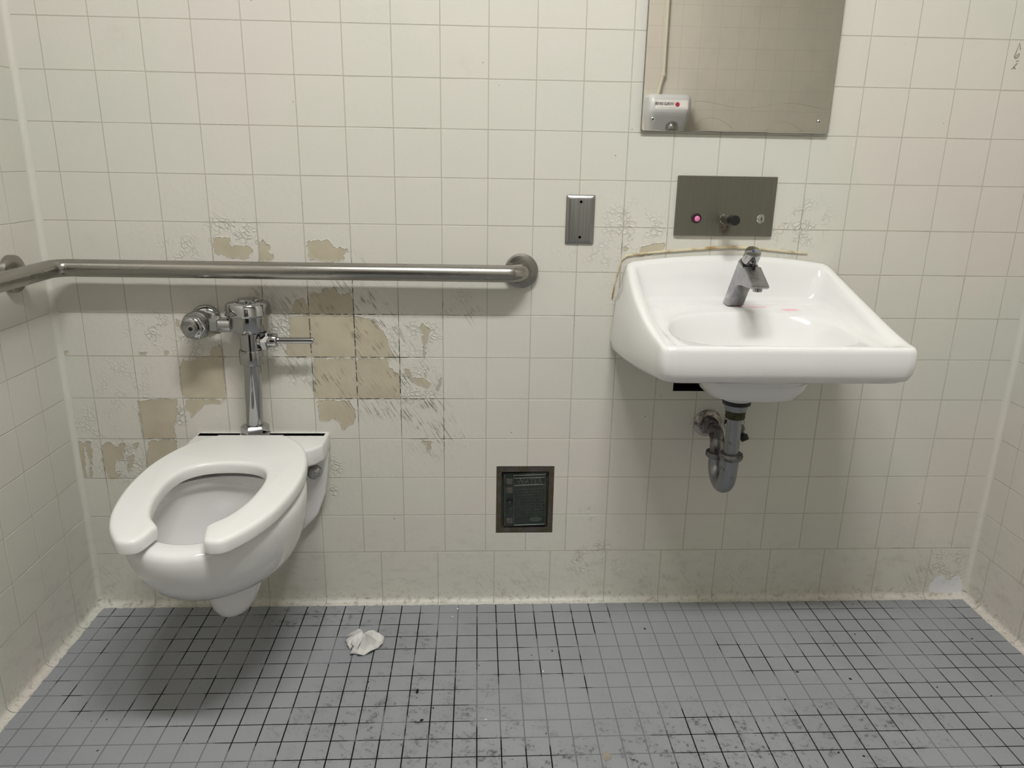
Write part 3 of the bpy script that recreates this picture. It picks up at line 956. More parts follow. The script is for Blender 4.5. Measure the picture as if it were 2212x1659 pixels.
# lever side, pointing right
hz = .7485
Xp, Xm = (1, 0, 0), (-1, 0, 0)
part('handle_boss', [(.0155, .010), (.0165, .026)], (bx, fy, hz), Xp, 'chrome', fvalve)
part('handle_nut', [(.0215, .025), (.0235, .028), (.0235, .039), (.0210, .042)], (bx, fy, hz), Xp, 'chrome', fvalve, 6, 0.25, 20)
part('handle_socket', [(.0168, .042), (.0168, .058), (.0150, .062), (.0095, .0635)], (bx, fy, hz), Xp, 'chrome', fvalve)
part('lever', [(.0088, .063), (.0076, .068), (.0076, .144), (.0072, .146), (0, .1465)], (bx, fy, hz), Xp, 'chrome', fvalve, 24)
# supply side, to the left
sz = .7850
part('outlet_collar', [(.0175, .034), (.0175, .060)], (fx, fy, sz), Xm, 'chrome', fvalve)
part('supply_nut', [(.0190, .060), (.0215, .063), (.0215, .078), (.0190, .081)], (fx, fy, sz), Xm, 'chrome', fvalve, 6, 0.3, 20)
part('stop_arm', [(.0168, .081), (.0168, .108)], (fx, fy, sz), Xm, 'chrome', fvalve)
sxx = .2945
part('stop_body', [(.018, -.026), (.027, -.022), (.0330, -.010), (.0340, .0), (.0335, .012), (.0310, .020)], (sxx, fy, sz), (0, -1, 0), 'chrome', fvalve, 40)
part('stop_ring', [(.0302, .020), (.0302, .026), (.0285, .0285)], (sxx, fy, sz), (0, -1, 0), 'chrome', fvalve, 40)
part('stop_hex', [(.0285, .0288), (.0285, .034), (.0262, .036)], (sxx, fy, sz), (0, -1, 0), 'chrome', fvalve, 6, 0.2, 20)
cap = part('stop_cap', [(.0240, .0362), (.0235, .040), (.0205, .0425), (.0125, .0432), (.0108, .0465), (.0075, .0470)], (sxx, fy, sz), (0, -1, 0), 'chrome', fvalve, 36)
part('screw_slot', [(.0048, .0471), (.0046, .0476)], (sxx, fy, sz), (0, -1, 0), 'black', cap, 20)
part('supply_pipe', [(.0155, -.024), (.0155, -.054)], (sxx, fy, sz), (0, -1, 0), 'chrome', fvalve)
part('wall_flange', [(.0365, .0015), (.0365, .004), (.0335, .0085), (.024, .0145), (.0165, .0165)], (sxx, 0, sz), (0, -1, 0), 'chrome', fvalve, 48, 0, 45)

# ================================================================ grab bar
GZ, GY, GXL = 0.912, -0.0570, XL + 0.0570
gbar = thing('grab_bar', 'brushed steel grab bar wrapping the corner above the toilet', 'grab bar', (0.5, -0.02, GZ))
path = bend_path([(1.054, -0.012, GZ - .001), (1.054, GY, GZ - .001), (GXL, GY, GZ + .003), (GXL, -0.95, GZ + .003), (XL + 0.012, -0.95, GZ + .003)], [0.036, 0.034, 0.036], 10)
MB().tube(path, .0200, 32).build('bar', 'steel_bar', gbar, angle=60)
flp = [(.0410, .0015), (.0410, .010), (.0402, .0128), (.0375, .0140), (.0215, .0142)]
part('wall_flange', flp, (1.054, 0, GZ - .001), (0, -1, 0), 'steel_bar', gbar, 56)
part('wall_flange', flp, (XL, -0.136, GZ), (1, 0, 0), 'steel_bar', gbar, 56)
part('post', [(.0150, .012), (.0150, .050)], (XL, -0.136, GZ), (1, 0, 0), 'steel_bar', gbar, 24)
part('wall_flange', flp, (XL, -0.95, GZ), (1, 0, 0), 'steel_bar', gbar, 56)

# ================================================================ blank wall plate
wp = thing('wall_plate', 'small brushed steel blank cover plate with two screw holes between bar and soap dispenser', 'wall plate', (1.1915, 0, 1.033))
x0, x1, z0, z1 = 1.1575, 1.2260, 0.9765, 1.0905
m = MB()
def rr(x0, x1, z0, z1, r, y, n=5):
    out = []
    for cx, cz, a0 in ((x1 - r, z1 - r, 0), (x0 + r, z1 - r, PI / 2), (x0 + r, z0 + r, PI), (x1 - r, z0 + r, 1.5 * PI)):
        out += [(cx + r * math.cos(a0 + PI / 2 * i / n), y, cz + r * math.sin(a0 + PI / 2 * i / n)) for i in range(n + 1)]
    return out
m.loft([rr(x0, x1, z0, z1, .003, -.0015), rr(x0, x1, z0, z1, .003, -.003), rr(x0 + .0015, x1 - .0015, z0 + .0015, z1 - .0015, .0035, -.0048),
        rr(x0 + .007, x1 - .007, z0 + .007, z1 - .007, .003, -.0072), rr(x0 + .009, x1 - .009, z0 + .009, z1 - .009, .003, -.0075)])
m.build('plate', 'steel_plate', wp, angle=25)
for zz in (1.0750, 0.9930):
    part('screw_hole', [(.0033, -.001), (.0033, .0004)], (1.1920, -.0075, zz), (0, -1, 0), 'void', wp, 20)

# ================================================================ mirror
mx0, mx1, mz0, mz1 = 1.3225, 1.7605, 1.2365, 1.846
mir = thing('mirror', 'polished steel mirror panel screwed to the wall above the soap dispenser', 'mirror', (1.5415, 0, mz0))
m = MB()
m.loft([rr(mx0, mx1, mz0, mz1, .004, -.0045), rr(mx0, mx1, mz0, mz1, .004, -.0112)], True, True)
m.build('backing', 'edge', mir, angle=25)
MB().loft([rr(mx0 + .0006, mx1 - .0006, mz0 + .0006, mz1 - .0006, .004, -.0113), rr(mx0 + .0012, mx1 - .0012, mz0 + .0012, mz1 - .0012, .004, -.0120)], False, True).build('reflecting_sheet', 'mirror', mir, angle=20)
for sxp, szp in ((1.348, 1.262), (1.735, 1.263), (1.348, 1.822), (1.735, 1.822)):
    sc = part('screw', [(.0050, 0), (.0050, .0008), (.0036, .0022), (.0015, .0027), (0, .0028)], (sxp, -.0121, szp), (0, -1, 0), 'lock', mir, 20)
    part('screw_recess', [(.0016, .0027), (.0015, .0030)], (sxp, -.0121, szp), (0, -1, 0), 'void', sc, 12)
def wavy(fn, xa, xb, n=26):
    return [(xa + (xb - xa) * i / n, -.01215, fn(i / n)) for i in range(n + 1)]
for fn, xa, xb in ((lambda t: 1.2955 + .006 * math.sin(t * 9.4 + 1.2), 1.44, 1.752), (lambda t: 1.245 + .022 * math.sin(PI * t), 1.43, 1.535),
                   (lambda t: 1.240 + .020 * math.sin(PI * t), 1.61, 1.70)):
    MB().tube(wavy(fn, xa, xb), .00035, 4).build('pen_line', 'scribble', mir)

# ================================================================ soap dispenser
soap = thing('soap_dispenser', 'recessed soap dispenser with a dark steel face plate above the sink', 'soap dispenser', (1.5375, 0, 1.068))
x0, x1, z0, z1 = 1.4185, 1.6565, 0.9995, 1.1385
MB().loft([rr(x0, x1, z0, z1, .002, -.0015), rr(x0, x1, z0, z1, .002, -.0065), rr(x0 + .0012, x1 - .0012, z0 + .0012, z1 - .0012, .002, -.0080)]).build('face_plate', 'soap_plate', soap, angle=25)
sg_ = part('sight_window', [(.0118, 0), (.0118, .0030), (.0105, .0042), (.0085, .0038)], (1.4690, -.0081, 1.0410), (0, -1, 0), 'bezel', soap, 32)
part('window_lens', [(.0066, .0030), (.0064, .0050), (.0040, .0064), (0, .0068)], (1.4702, -.0081, 1.0403), (0, -1, 0), 'pink', sg_, 28)
part('spout_collar', [(.0130, 0), (.0130, .004), (.0115, .006)], (1.5370, -.0081, 1.0410), (0, -1, 0), 'steel_bar', soap, 32)
spd = V3((0, -1, 0.02)).normalized()
part('spout', [(.0112, .006), (.0108, .052), (.0104, .056)], (1.5370, -.0081, 1.0410), spd, 'steel_bar', soap, 32)
part('spout_tip', [(.0114, .054), (.0118, .058), (.0118, .078), (.0108, .0805), (0, .0808)], (1.5370, -.0081, 1.0410), spd, 'black', soap, 32)
lk = part('lock', [(.0105, 0), (.0105, .0020), (.0090, .0035), (.0078, .0030), (.0074, .0048), (0, .0052)], (1.6250, -.0081, 1.0420), (0, -1, 0), 'lock', soap, 32)
MB().box(1.6242, 1.6258, -.0136, -.0120, 1.0385, 1.0455).build('keyhole', 'void', lk)

# ================================================================ sink
SX = 1.558
def outline(hb, hf, yb, yf, rf, rb, n=160, cy=-0.215):
    """rounded trapezoid sampled by angle about (0, cy)"""
    P = [(-hb, yb, rb), (hb, yb, rb), (hf, yf, rf), (-hf, yf, rf)]
    poly = []
    for i in range(4):
        x, y, r = P[i]
        a = V3((P[i - 1][0] - x, P[i - 1][1] - y, 0)).normalized(); b = V3((P[(i + 1) % 4][0] - x, P[(i + 1) % 4][1] - y, 0)).normalized()
        ang = a.angle(b); t = r / math.tan(ang / 2)
        p0, p1 = V3((x, y, 0)) + a * t, V3((x, y, 0)) + b * t
        cen = V3((x, y, 0)) + (a + b).normalized() * (r / math.sin(ang / 2))
        v0, v1 = p0 - cen, p1 - cen; tot = v0.angle(v1)
        for k in range(9):
            s = k / 8
            q = cen + (v0 * math.sin((1 - s) * tot) + v1 * math.sin(s * tot)) / math.sin(tot)
            poly.append((q.x, q.y - cy))
    out = []
    m = len(poly)
    for k in range(n):
        th = 2 * PI * (k + 0.5) / n
        dx, dy = math.cos(th), math.sin(th)
        best = 0
        for i in range(m):
            (ax, ay), (bx, by) = poly[i], poly[(i + 1) % m]
            ex, ey = bx - ax, by - ay
            den = dx * ey - dy * ex
            if abs(den) < 1e-12: continue
            t = (ax * ey - ay * ex) / den; s = (ax * dy - ay * dx) / den
            if t > 0 and -1e-6 <= s <= 1 + 1e-6: best = max(best, t)
        out.append((dx * best, dy * best + cy))
    return out
def oval(rx, yb, yf, n=160, cy=-0.215, p=2.3):
    yc, ry = (yb + yf) / 2, (yb - yf) / 2
    out = []
    for k in range(n):
        th = 2 * PI * (k + 0.5) / n
        dx, dy = math.cos(th), math.sin(th)
        lo, hi = 0, 0.6
        for _ in range(40):
            t = (lo + hi) / 2
            v = (abs(dx * t) / rx) ** p + (abs(dy * t + cy - yc) / ry) ** p
            if v < 1: lo = t
            else: hi = t
        out.append((dx * lo, dy * lo + cy))
    return out
def zrim(x, y):
    t = max(0.0, min(1.0, 1 + y / 0.42))
    back = smoothstep(-0.10, -0.01, y)
    return 0.829 + 0.108 * t ** 1.45 + 0.020 * (1 - min(1, (x / 0.25) ** 2)) * back
def zbot(y):
    return 0.700 + 0.053 * min(1, -y / 0.43)
def ledge(y):
    return 0.8225 + 0.0225 * smoothstep(-0.30, -0.10, y)
Y0 = -0.0015
rings = []
def R(ol, zf):
    rings.append([(SX + x, y, zf(x, y)) for x, y in ol])
def bul(ol):
    # the sides bow outward between wall and front
    return [(x * (1 + .045 * math.sin(PI * max(0, min(1, -y / .43)))), y) for x, y in ol]
for rr_, zz_ in ((.020, .646), (.033, .648), (.040, .670)):
    R([(x - .011, y + .022) for x, y in oval(rr_, -.215 + rr_, -.215 - rr_, p=2)], lambda x, y: zz_)
R(oval(.085, -.14, -.295, p=3), lambda x, y: .6735)
R(oval(.102, -.12, -.312, p=3), lambda x, y: .680)
R(oval(.116, -.10, -.326, p=3), lambda x, y: .705)
R(oval(.124, -.09, -.334, p=3), lambda x, y: zbot(y) - .004)
R(outline(.20, .19, -.03, -.39, .03, .02), lambda x, y: zbot(y) - .001)
R(bul(outline(.245, .232, Y0, -.414, .022, .005)), lambda x, y: zbot(y) + .001)
R(bul(outline(.264, .246, Y0, -.427, .016, .004)), lambda x, y: zbot(y) + .008)
R(bul(outline(.275, .2515, Y0, -.4330, .013, .004)), lambda x, y: zbot(y) + .022)
R(bul(outline(.278, .2535, Y0, -.4345, .011, .004)), lambda x, y: zbot(y) + .040)
R(bul(outline(.272, .2540, Y0, -.4345, .010, .004)), lambda x, y: zbot(y) + (zrim(x, y) - zbot(y)) * .62)
R(bul(outline(.258, .2535, Y0, -.4340, .010, .004)), lambda x, y: zbot(y) + (zrim(x, y) - zbot(y)) * .84)
R(bul(outline(.251, .2525, Y0, -.4332, .010, .004)), lambda x, y: zrim(x, y) - .0075)
R(bul(outline(.248, .2508, Y0 - .001, -.4315, .010, .005)), lambda x, y: zrim(x, y) - .0030)
R(bul(outline(.245, .2480, Y0 - .004, -.4285, .010, .006)), lambda x, y: zrim(x, y) - .0007)
R(bul(outline(.240, .2430, -.009, -.4235, .010, .010)), lambda x, y: zrim(x, y))
R(bul(outline(.233, .2350, -.016, -.4155, .010, .014)), lambda x, y: zrim(x, y) - .0004)
R(bul(outline(.227, .2280, -.022, -.409, .010, .018)), lambda x, y: zrim(x, y) * .95 + ledge(y) * .05 - .002)
R(bul(outline(.220, .2210, -.028, -.404, .012, .022)), lambda x, y: zrim(x, y) * .62 + ledge(y) * .38 - .002)
R(bul(outline(.212, .2140, -.035, -.401, .016, .028)), lambda x, y: zrim(x, y) * .18 + ledge(y) * .82 - .001)
R(outline(.208, .2100, -.046, -.399, .022, .03), lambda x, y: ledge(y))
R(outline(.203, .2050, -.058, -.3975, .035, .04), lambda x, y: ledge(y) - .0006)
R(oval(.1980, -.128, -.3955, p=2.6), lambda x, y: ledge(y) - .003)
R(oval(.1940, -.136, -.3930, p=2.5), lambda x, y: ledge(y) - .009)
R(oval(.1890, -.142, -.389, p=2.4), lambda x, y: .807)
R(oval(.172, -.150, -.380), lambda x, y: .780)
R(oval(.150, -.160, -.362), lambda x, y: .745)
R(oval(.115, -.175, -.335), lambda x, y: .718)
R(oval(.070, -.195, -.295), lambda x, y: .704)
R(oval(.030, -.205, -.250, p=2), lambda x, y: .698)
sink = thing('sink', 'white wall-hung porcelain sink with raised back and pink soap drips', 'sink', (SX, 0, 0.70))
MB().loft(rings).build('basin', 'sink', sink, angle=65)
part('drain', [(.024, -.004), (.024, .0025), (.019, .0032), (.017, .001), (0, .0008)], (SX, -.2275, .699), Zp, 'chrome', sink, 32)

# caulk left on the wall along the sink's back
cp = [(1.279, .845), (1.284, .885), (1.2915, .915), (1.296, .938), (1.309, .950), (1.361, .957), (1.417, .962), (1.473, .967), (1.52, .971), (1.558, .973), (1.60, .972), (1.644, .969), (1.70, .964), (1.752, .959)]
tag(MB().tube([(x, -.0018, z) for x, z in cp], [.0016, .0017, .0018, .0024, .0032, .0030, .0032, .0034, .0038, .0040, .0036, .0032, .003, .0018], 8).build('caulk_bead', 'caulk'),
    'curved strip of yellowed old caulk on the wall above the sink', 'caulk')

# ================================================================ faucet
fa = thing('faucet', 'slanted chrome push-button faucet on the back ledge of the sink', 'faucet', (SX, -.062, .845))
prof = [(-.036, .8452), (-.086, .8452), (-.098, .862), (-.110, .880), (-.124, .8955), (-.142, .9035), (-.170, .9065), (-.226, .9085), (-.2345, .9125),
        (-.2345, .9152), (-.172, .9490), (-.163, .9455), (-.128, .9640), (-.120, .9600)]
w = .0185
bm = bmesh.new()
def half_w(y, z):
    # body is rounder and slimmer at its back
    return w
a = [bm.verts.new((SX - w, y, z)) for y, z in prof]
b = [bm.verts.new((SX + w, y, z)) for y, z in prof]
bm.faces.new(a); bm.faces.new(list(reversed(b)))
n = len(prof)
for i in range(n):
    bm.faces.new((a[i], b[i], b[(i + 1) % n], a[(i + 1) % n]))
bmesh.ops.recalc_face_normals(bm, faces=list(bm.faces))
back = [e for e in bm.edges if abs(e.verts[0].co.x - e.verts[1].co.x) < 1e-6 and
        all((abs(v.co.y + .036) < .002 and v.co.z < .86) or (v.co.y > -.13 and v.co.z > .955) for v in e.verts)]
bmesh.ops.bevel(bm, geom=back, offset=.012, segments=5, profile=0.5, affect='EDGES')
bmesh.ops.bevel(bm, geom=[e for e in bm.edges if e.calc_face_angle(0) > 0.6], offset=.0012, segments=2, profile=0.5, affect='EDGES')
MB().bm(bm).build('spout_body', 'faucet', fa, angle=30)
dd = V3((0, -.086, .118)).normalized()
part('collar', [(.0168, -.004), (.0172, .001), (.0172, .006), (.0150, .007)], (SX, -.1455, .953), dd, 'black', fa, 32)
part('push_cap', [(.0160, .0072), (.0178, .0085), (.0182, .012), (.0182, .033), (.0172, .0362), (.010, .0372), (0, .0374)], (SX, -.1455, .953), dd, 'chrome', fa, 40)
part('aerator', [(.0105, 0), (.0105, .006), (.009, .0075), (0, .0078)], (SX, -.2150, .9083), (0, 0, -1), 'chrome', fa, 28)
part('cold_dot', [(.0030, .0374), (.0030, .0378)], (SX - .001, -.1455, .953), dd, plain('blue_dot', (48, 60, 140), 0.4), fa, 16)
part('set_screw', [(.0042, 0), (.0042, .0012), (.0025, .0014), (.0022, .0004)], (SX, -.178, .9475), (0, -.42, .9), 'black', fa, 20)

# ================================================================ drain trap
trap = thing('drain_trap', 'corroded metal p-trap drain pipe hanging under the sink', 'drain pipe', (1.547, -.10, .40))
tx = 1.547
ty, oy = -.192, -.104
part('drain_gasket', [(.032, .6375), (.032, .6458)], (tx, ty, 0), Zp, 'black', trap, 32)
part('drain_flange', [(.0245, .622), (.028, .636)], (tx, ty, 0), Zp, 'pipe', trap, 32)
part('thread_tape', [(.0215, .602), (.0228, .606), (.0222, .612), (.0230, .618), (.0220, .622)], (tx, ty, 0), Zp, 'tape', trap, 32)
part('tailpiece', [(.0170, .50), (.0170, .603)], (tx, ty, 0), Zp, 'pipe', trap, 32)
Rb = (oy - ty) / 2
ub = [(tx, ty, .508)] + arc((tx - .002, (ty + oy) / 2, .462), Rb, PI, 2 * PI, 14, (0, 1, 0), (0, 0, 1)) + [(tx - .004, oy, .478)]
MB().tube(ub, .0205, 28).build('u_bend', 'pipe', trap, angle=60)
part('slip_nut', [(.0215, .498), (.0265, .501), (.0280, .507), (.0265, .514), (.0200, .5165)], (tx, ty, 0), Zp, 'dirty_pipe', trap, 32, 0, 60)
part('slip_nut', [(.0215, .468), (.0258, .471), (.0270, .477), (.0258, .483), (.0190, .485)], (tx - .004, oy, 0), Zp, 'dirty_pipe', trap, 32, 0, 60)
MB().tube(bend_path([(tx - .004, oy, .474), (tx - .004, oy, .527), (tx, -.004, .522)], .034, 10), .0178, 28).build('trap_arm', 'dirty_pipe', trap, angle=60)
part('wall_escutcheon', [(.0365, .0015), (.0355, .004), (.029, .0075), (.0215, .0085)], (tx, 0, .521), (0, -1, 0), 'escutcheon', trap, 48, 0, 50)
part('arm_collar', [(.0210, .008), (.0225, .012), (.0225, .026), (.0185, .029)], (tx, 0, .521), (0, -1, 0), 'dirty_pipe', trap, 32)

stop = thing('supply_valve', 'small chrome water supply stop valve with dark knob behind the drain pipe', 'valve', (1.618, 0, .520))
part('wall_escutcheon', [(.0270, .0015), (.0262, .004), (.018, .0075), (.0095, .008)], (1.617, 0, .522), (0, -1, 0), 'chrome', stop, 40, 0, 50)
part('valve_body', [(.0090, .006), (.0090, .030), (.0115, .034), (.0115, .050), (.009, .053)], (1.617, 0, .522), (0, -1, 0), 'dirty_pipe', stop, 24)
part('valve_stem', [(.0055, .004), (.0055, .020)], (1.617, -.044, .522), (.35, -.5, -.8), 'dirty_pipe', stop, 20)
part('valve_knob', [(.0085, .018), (.0105, .020), (.0105, .032), (.0090, .034), (0, .0344)], (1.617, -.044, .522), (.35, -.5, -.8), 'black', stop, 24)
MB().tube(bend_path([(1.617, -.042, .530), (1.617, -.042, .585), (1.607, -.046, .64), (1.603, -.050, .688)], .02, 5), .0048, 14).build('supply_tube', 'dirty_pipe', stop, angle=60)

# hole in the wall under the sink
m = MB()
hx0, hx1, hz0, hz1 = HOLE
m.add([(hx0, RC, hz0), (hx1, RC, hz0), (hx1, RC, hz1), (hx0, RC, hz1), (hx0, .05, hz0), (hx1, .05, hz0), (hx1, .05, hz1), (hx0, .05, hz1)],
      [(4, 5, 6, 7), (0, 1, 5, 4), (1, 2, 6, 5), (2, 3, 7, 6), (3, 0, 4, 7)])
m.build('broken_opening', 'void', wall_back, fix=False)

# ================================================================ water box
bx0, bx1, bz0, bz1 = BOX
wb = thing('water_access_box', 'recessed dark cast metal water valve cover low on the wall', 'access cover', (1.076, 0, bz0))
m = MB()
def rx(x0, x1, z0, z1, y): return [(x0, y, z0), (x1, y, z0), (x1, y, z1), (x0, y, z1)]
# frame: outer lip slightly recessed, then a deep throat around the door
m.loft([rx(bx0, bx1, bz0, bz1, .0135), rx(bx0, bx1, bz0, bz1, .0015), rx(bx0 + .001, bx1 - .001, bz0 + .001, bz1 - .001, .0012), rx(bx0 + .0135, bx1 - .0135, bz0 + .013, bz1 - .017, .0022),
        rx(bx0 + .0145, bx1 - .0145, bz0 + .014, bz1 - .018, .0135)], False, True)
m.build('frame', 'box_frame', wb, angle=20)
MB().box(bx0 - .002, bx1 + .002, .0137, .017, bz0 - .002, bz1 + .002).build('back_pan', 'void', wb)
# door hangs a little crooked
dx0, dx1, dz0, dz1 = 1.0195, 1.1335, 0.2255, 0.3795
tl = 0.036
def crook(p):
    x, y, z = p
    return (x + (z - .3) * -0.02, y, z + (x - 1.0765) * tl)
def cbuild(m, name, mat, parent, angle=35):
    m.v = [crook(v) for v in m.v]
    return m.build(name, mat, parent, angle)
dm = MB().box(dx0, dx1, .0018, .0105, dz0, dz1, .002, 2)
door = cbuild(dm, 'door', 'cast', wb)
m = MB()
for a in ((dx0 + .003, dx0 + .0055, dz0 + .004, dz1 - .004), (dx0 + .0265, dx0 + .029, dz0 + .004, dz1 - .004), (dx1 - .0055, dx1 - .003, dz0 + .004, dz1 - .004)):
    m.box(a[0], a[1], .0002, .0022, a[2], a[3], .0005, 1)
for zz in (dz1 - .006, dz1 - .014, dz1 - .034, dz0 + .004):
    m.box(dx0 + .029, dx1 - .0055, .0004, .0022, zz - .001, zz + .001, .0004, 1)
cbuild(m, 'door_ribs', 'cast_raised', door)
m = MB()
for i in range(11):
    m.box(dx0 + .031, dx1 - .007, .0008, .0022, dz0 + .031 + i * .0085, dz0 + .0322 + i * .0085)
for i in range(8):
    m.box(dx0 + .036 + i * .0095, dx0 + .0368 + i * .0095, .0009, .0022, dz0 + .029, dz1 - .036)
cbuild(m, 'door_grid', 'cast_raised', door)
tt = text_mesh('lettering', 'WATER', .0215, .0010, 'cast_raised', door, (0, 0, 0), 0, 0.92, .0004)
tt.location = (0, 0, 0)
for v in tt.data.vertices:
    p = v.co + origin(door)
    q3 = crook((p.x + (dx0 + dx1) / 2 + .0115, p.y + .0012, p.z + dz1 - .0245))
    v.co = V3(q3) - origin(door)
m = MB()
m.loft([[(dx1 - .028 + .017 * math.cos(a) * s, yy, dz0 + .020 + .0075 * math.sin(a) * s) for a in [2 * PI * i / 28 for i in range(28)]] for s, yy in ((1, .002), (1, .0005), (.86, .0004), (.84, .0012))], False, True)
cbuild(m, 'maker_badge', 'cast_raised', door)
for zz, mt in ((dz1 - .0225, 'tab'), (dz1 - .0475, 'tab'), (dz0 + .0465, 'cast'), (dz0 + .0175, 'tab')):
    cbuild(MB().box(dx0 + .0075, dx0 + .0245, .0004, .0024, zz - .0085, zz + .0085, .0012, 2), 'tab', mt, door)
m = MB().lathe([(.0085, 0), (.0085, .0014), (.0072, .0022), (.0055, .0004), (0, .0002)], (dx0 + .0165, .0018, (dz0 + dz1) / 2 + .0015), (0, -1, 0), 24)
cbuild(m, 'lock_plug', 'black', door)

# ================================================================ crumpled tissue
ol = [(621, -149), (645, -142), (653, -145), (658, -155), (665, -146), (693, -150), (715, -162), (717, -173), (716, -189), (712, -206), (706, -207), (691, -231), (675, -236),
      (660, -241), (654, -229), (642, -241), (640, -219), (644, -206), (637, -212), (629, -203), (629, -199), (621, -182), (619, -170), (623, -167)]
ol = [(a / 1000, b / 1000) for a, b in ol]
rnd = random.Random(3)
ax_, ay_ = 0.668, -0.176
rings = []
n = len(ol)
amp = [(1 if i % 2 else -1) * rnd.uniform(.25, 1) for i in range(n)]
lift = [0.0015 + (0.010 * rnd.uniform(.3, 1) if i % 2 else 0.0) for i in range(n)]
for k, s in enumerate((1.0, .74, .42, .14, 0.0)):
    ring = []
    for i, (x, y) in enumerate(ol):
        px, py = ax_ + (x - ax_) * s, ay_ + (y - ay_) * s
        base = lift[i] * s + 0.022 * (1 - s) ** 0.9
        fold = amp[i] * (0.0, .0095, .0105, .004, 0.0)[k]
        jit = rnd.uniform(-.002, .002) if 0 < s < 1 else 0
        ring.append((px + jit, py - jit, max(.0012, base + fold + .5 * jit)))
    rings.append(ring)
m = MB(); m.loft(rings, False, True)
ts = tag(m.build('crumpled_tissue', 'tissue', angle=3, fix=True), 'crumpled white tissue lying on the grey floor beside the toilet', 'tissue')
md = ts.modifiers.new('thickness', 'SOLIDIFY'); md.thickness = 0.0006; md.offset = 1
# a second flap folded over the left side
flap = [(.623, -.166, .010), (.648, -.172, .024), (.664, -.180, .030), (.668, -.192, .022), (.655, -.222, .009), (.640, -.206, .014)]
fm = MB(); c0 = (.648, -.192, .021)
fm.add([c0] + flap, [(0, i + 1, (i + 1) % 6 + 1) for i in range(6)])
fl_ = fm.build('folded_flap', 'tissue', ts, angle=3)
md = fl_.modifiers.new('thickness', 'SOLIDIFY'); md.thickness = 0.0006; md.offset = 0

# ================================================================ debris on the floor
DARK = [(1388, -140), (956, -278), (698, -332), (702, -353), (814, -367), (831, -459), (854, -422), (1085, -242), (1137, -226), (1270, -583), (1098, -505), (1992, -38), (2031, -30),
        (1932, -174), (1854, -219), (1719, -319), (1836, -347), (2137, -412), (2028, -380), (2015, -419), (2229, -199), (1652, -413), (1877, -517), (1749, -585), (1701, -574),
        (155, -441), (125, -445), (178, -530)]
WHT = [(885, -76), (1108, -303), (970, -461), (898, -40)]
def crumb(seed, size):
    r = random.Random(seed); n = 7; an = r.uniform(0, 6.28); el = r.uniform(0.4, 0.8)
    ring = []
    for i in range(n):
        a = 2 * PI * i / n; q = size * r.uniform(.7, 1.1)
        u, v = q * math.cos(a), q * el * math.sin(a)
        ring.append((u * math.cos(an) - v * math.sin(an), u * math.sin(an) + v * math.cos(an)))
    m = MB()
    m.loft([[(x, y, 0.0) for x, y in ring], [(x * .95, y * .95, size * .3) for x, y in ring], [(x * .5, y * .5, size * .5) for x, y in ring]])
    me = bpy.data.meshes.new('crumb'); me.from_pydata(m.v, [], m.f)
    return me
for i, (x, y) in enumerate(DARK):
    me = crumb(i, {4: .0085, 0: .004, 15: .0045, 16: .0045, 5: .0045}.get(i, random.uniform(.0018, .0034)))
    me.materials.append(M['speck'])
    o = tag(link('debris_crumb', me), 'tiny dark crumb of dirt lying on the grey tile floor', 'debris', 'dark crumbs scattered on the floor')
    o.location = (x / 1000, y / 1000, 0.0002)
    for ok, lab, grp in ((x < 300, 'tiny dark crumb of dirt on the floor below the front of the toilet', 'crumbs below the toilet'),
                         (x > 1900 and y > -250, 'tiny dark crumb on the floor tiles in the corner beyond the sink', 'crumbs in the corner beyond the sink'),
                         (x > 1600, 'tiny dark crumb on the floor tiles out in front of the sink', 'crumbs in front of the sink'),
                         (x > 1000 and y > -300, 'tiny dark crumb on the floor between the water cover and the drain pipe', 'crumbs between water cover and drain'),
                         (x < 1000, 'tiny dark crumb on the stained floor out past the crumpled tissue', 'crumbs past the tissue')):
        if ok:
            tag(o, lab, 'debris', grp); break
    if i == 4:
        del o['group']
        tag(o, 'largest dark scrap of dirt on the grey tile floor, like a small leaf', 'debris')
for i, (x, y) in enumerate(WHT):
    me = crumb(50 + i, .0032); me.materials.append(M['flake'])
    o = tag(link('paint_flake', me), 'tiny white flake of wall paint lying on the grey tile floor', 'debris', 'white paint flakes on the floor')
    o.location = (x / 1000, y / 1000, 0.0002)
ch = [(1209, -561), (1220, -559), (1228, -572), (1223, -580), (1213, -586), (1208, -578)]
tag(MB().prism([(a / 1000, b / 1000, .0002) for a, b in ch], Vector((0, 0, .0008)), .0003, 1).build('tan_chip', 'chip'), 'flat tan chip of stone or putty on the grey tile floor', 'debris')

# faded marker scribble on the back wall near the right corner
g1 = [(2.189, 1.4275), (2.184, 1.4415), (2.179, 1.420), (2.177, 1.413), (2.180, 1.409), (2.185, 1.411), (2.188, 1.416), (2.187, 1.420), (2.183, 1.417), (2.179, 1.411)]
MB().tube([(x, -.0001, z) for x, z in g1], .0011, 6).build('marker_scribble', 'pencil', wall_back)
g2 = [(2.187, 1.399), (2.1805, 1.391), (2.176, 1.386), (2.181, 1.390), (2.1855, 1.387)]
MB().tube([(x, -.0001, z) for x, z in g2], .0012, 6).build('marker_scribble', 'pencil', wall_back)
MB().tube([(2.183, -.0001, 1.4035), (2.190, -.0001, 1.4045)], .0008, 6).build('marker_scribble', 'pencil', wall_back)

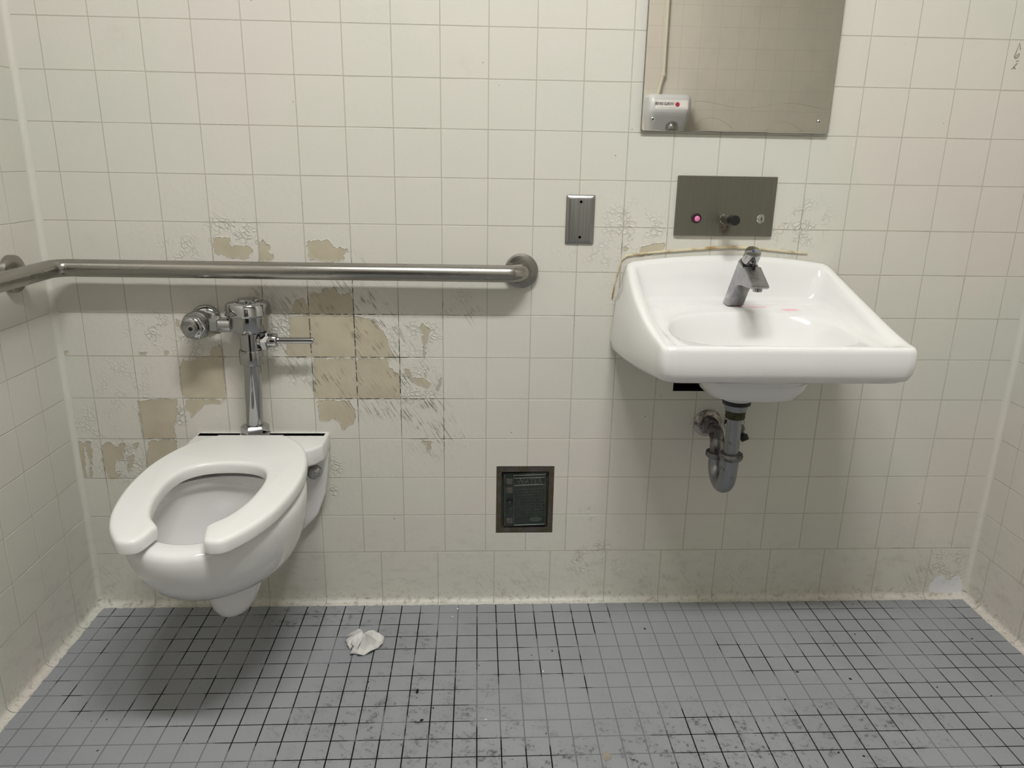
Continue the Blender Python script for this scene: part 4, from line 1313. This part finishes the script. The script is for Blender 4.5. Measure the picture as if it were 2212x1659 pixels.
# ================================================================ hand dryer on the wall behind the camera
HX = 2.000
dry = thing('hand_dryer', 'white enamel hand dryer with a label band and chrome nozzle, seen in the mirror', 'hand dryer', (HX, -D, 1.27))
def dring(z, hw, dep, r):
    pts = []
    y0, y1 = -D + .0015, -D + dep
    pts += [(HX - hw, y0, z)]
    for cx, a0 in ((HX - hw + r, PI), (HX + hw - r, PI / 2)):
        pts += [(cx + r * math.cos(a0 - PI / 2 * i / 6), y1 - r + r * math.sin(a0 - PI / 2 * i / 6), z) for i in range(7)]
    pts += [(HX + hw, y0, z)]
    return pts
MB().loft([dring(*r) for r in [(1.265, .080, .085, .03), (1.271, .085, .092, .03), (1.315, .096, .112, .03), (1.365, .106, .138, .032), (1.40, .112, .158, .034), (1.42, .1150, .168, .034),
                               (1.435, .1165, .172, .034), (1.490, .1175, .160, .034), (1.505, .1165, .150, .034), (1.514, .112, .138, .034), (1.518, .104, .125, .034)]]).build('housing', 'enamel', dry, angle=50)
sl = (.160 - .172) / (1.490 - 1.435)
def on_face(x, z, off=.0008):
    return (x, -D + .172 + (z - 1.435) * sl + off, z)
lb = MB().add([on_face(HX - .088, 1.440), on_face(HX + .094, 1.440), on_face(HX + .094, 1.487), on_face(HX - .078, 1.487)], [(0, 1, 2, 3)]).build('label_band', 'label', dry, fix=False)
def on_label(name, body, size, mat, x, z, sx=1.0):
    t = text_mesh(name, body, size, 0, mat, lb, (0, 0, 0), PI, sx, size * .03)
    for v in t.data.vertices:
        p = v.co + origin(lb)
        v.co = V3(on_face(p.x + x, p.z + z, .0016)) - origin(lb)
    return t
on_label('lettering', 'WORLD DRYER', .0210, 'ink', HX - .036, 1.4660, 0.70)
m = MB(); m.add([on_face(HX + .036 + .0125 * math.cos(a), 1.464 + .0125 * math.sin(a), .0014) for a in [2 * PI * i / 24 for i in range(24)]], [tuple(range(24))])
m.build('red_emblem', 'red', lb, fix=False)
m = MB(); m.add([on_face(HX - .07, 1.4455, .0014), on_face(HX + .085, 1.4455, .0014), on_face(HX + .085, 1.4465, .0014), on_face(HX - .07, 1.4465, .0014)], [(0, 1, 2, 3)])
m.build('label_rule', 'ink', lb, fix=False)
nz = part('nozzle', [(.036, 0), (.036, .012), (.033, .030), (.026, .044), (.014, .052), (0, .054)], (HX + .022, -D + .118, 1.352), (0, .9, -.35), 'chrome', dry, 36, 0, 50)
part('nozzle_ring', [(.040, -.01), (.043, .004), (.0365, .008)], (HX + .022, -D + .118, 1.352), (0, .9, -.35), 'edge', dry, 36)

cond = thing('conduit', 'thin painted conduit pipe running up the wall from the hand dryer', 'conduit', (HX - .02, -D, 1.51))
MB().tube(bend_path([(HX - .045, -D + .018, 1.512), (HX - .015, -D + .014, 1.64), (HX - .022, -D + .014, H - .002)], .05, 6), .0085, 16).build('pipe', 'conduit', cond, angle=60)
part('clamp', [(.0115, -.009), (.0125, -.004), (.0125, .004), (.0115, .009)], (HX - .0165, -D + .014, 1.63), Zp, 'conduit', cond, 20)
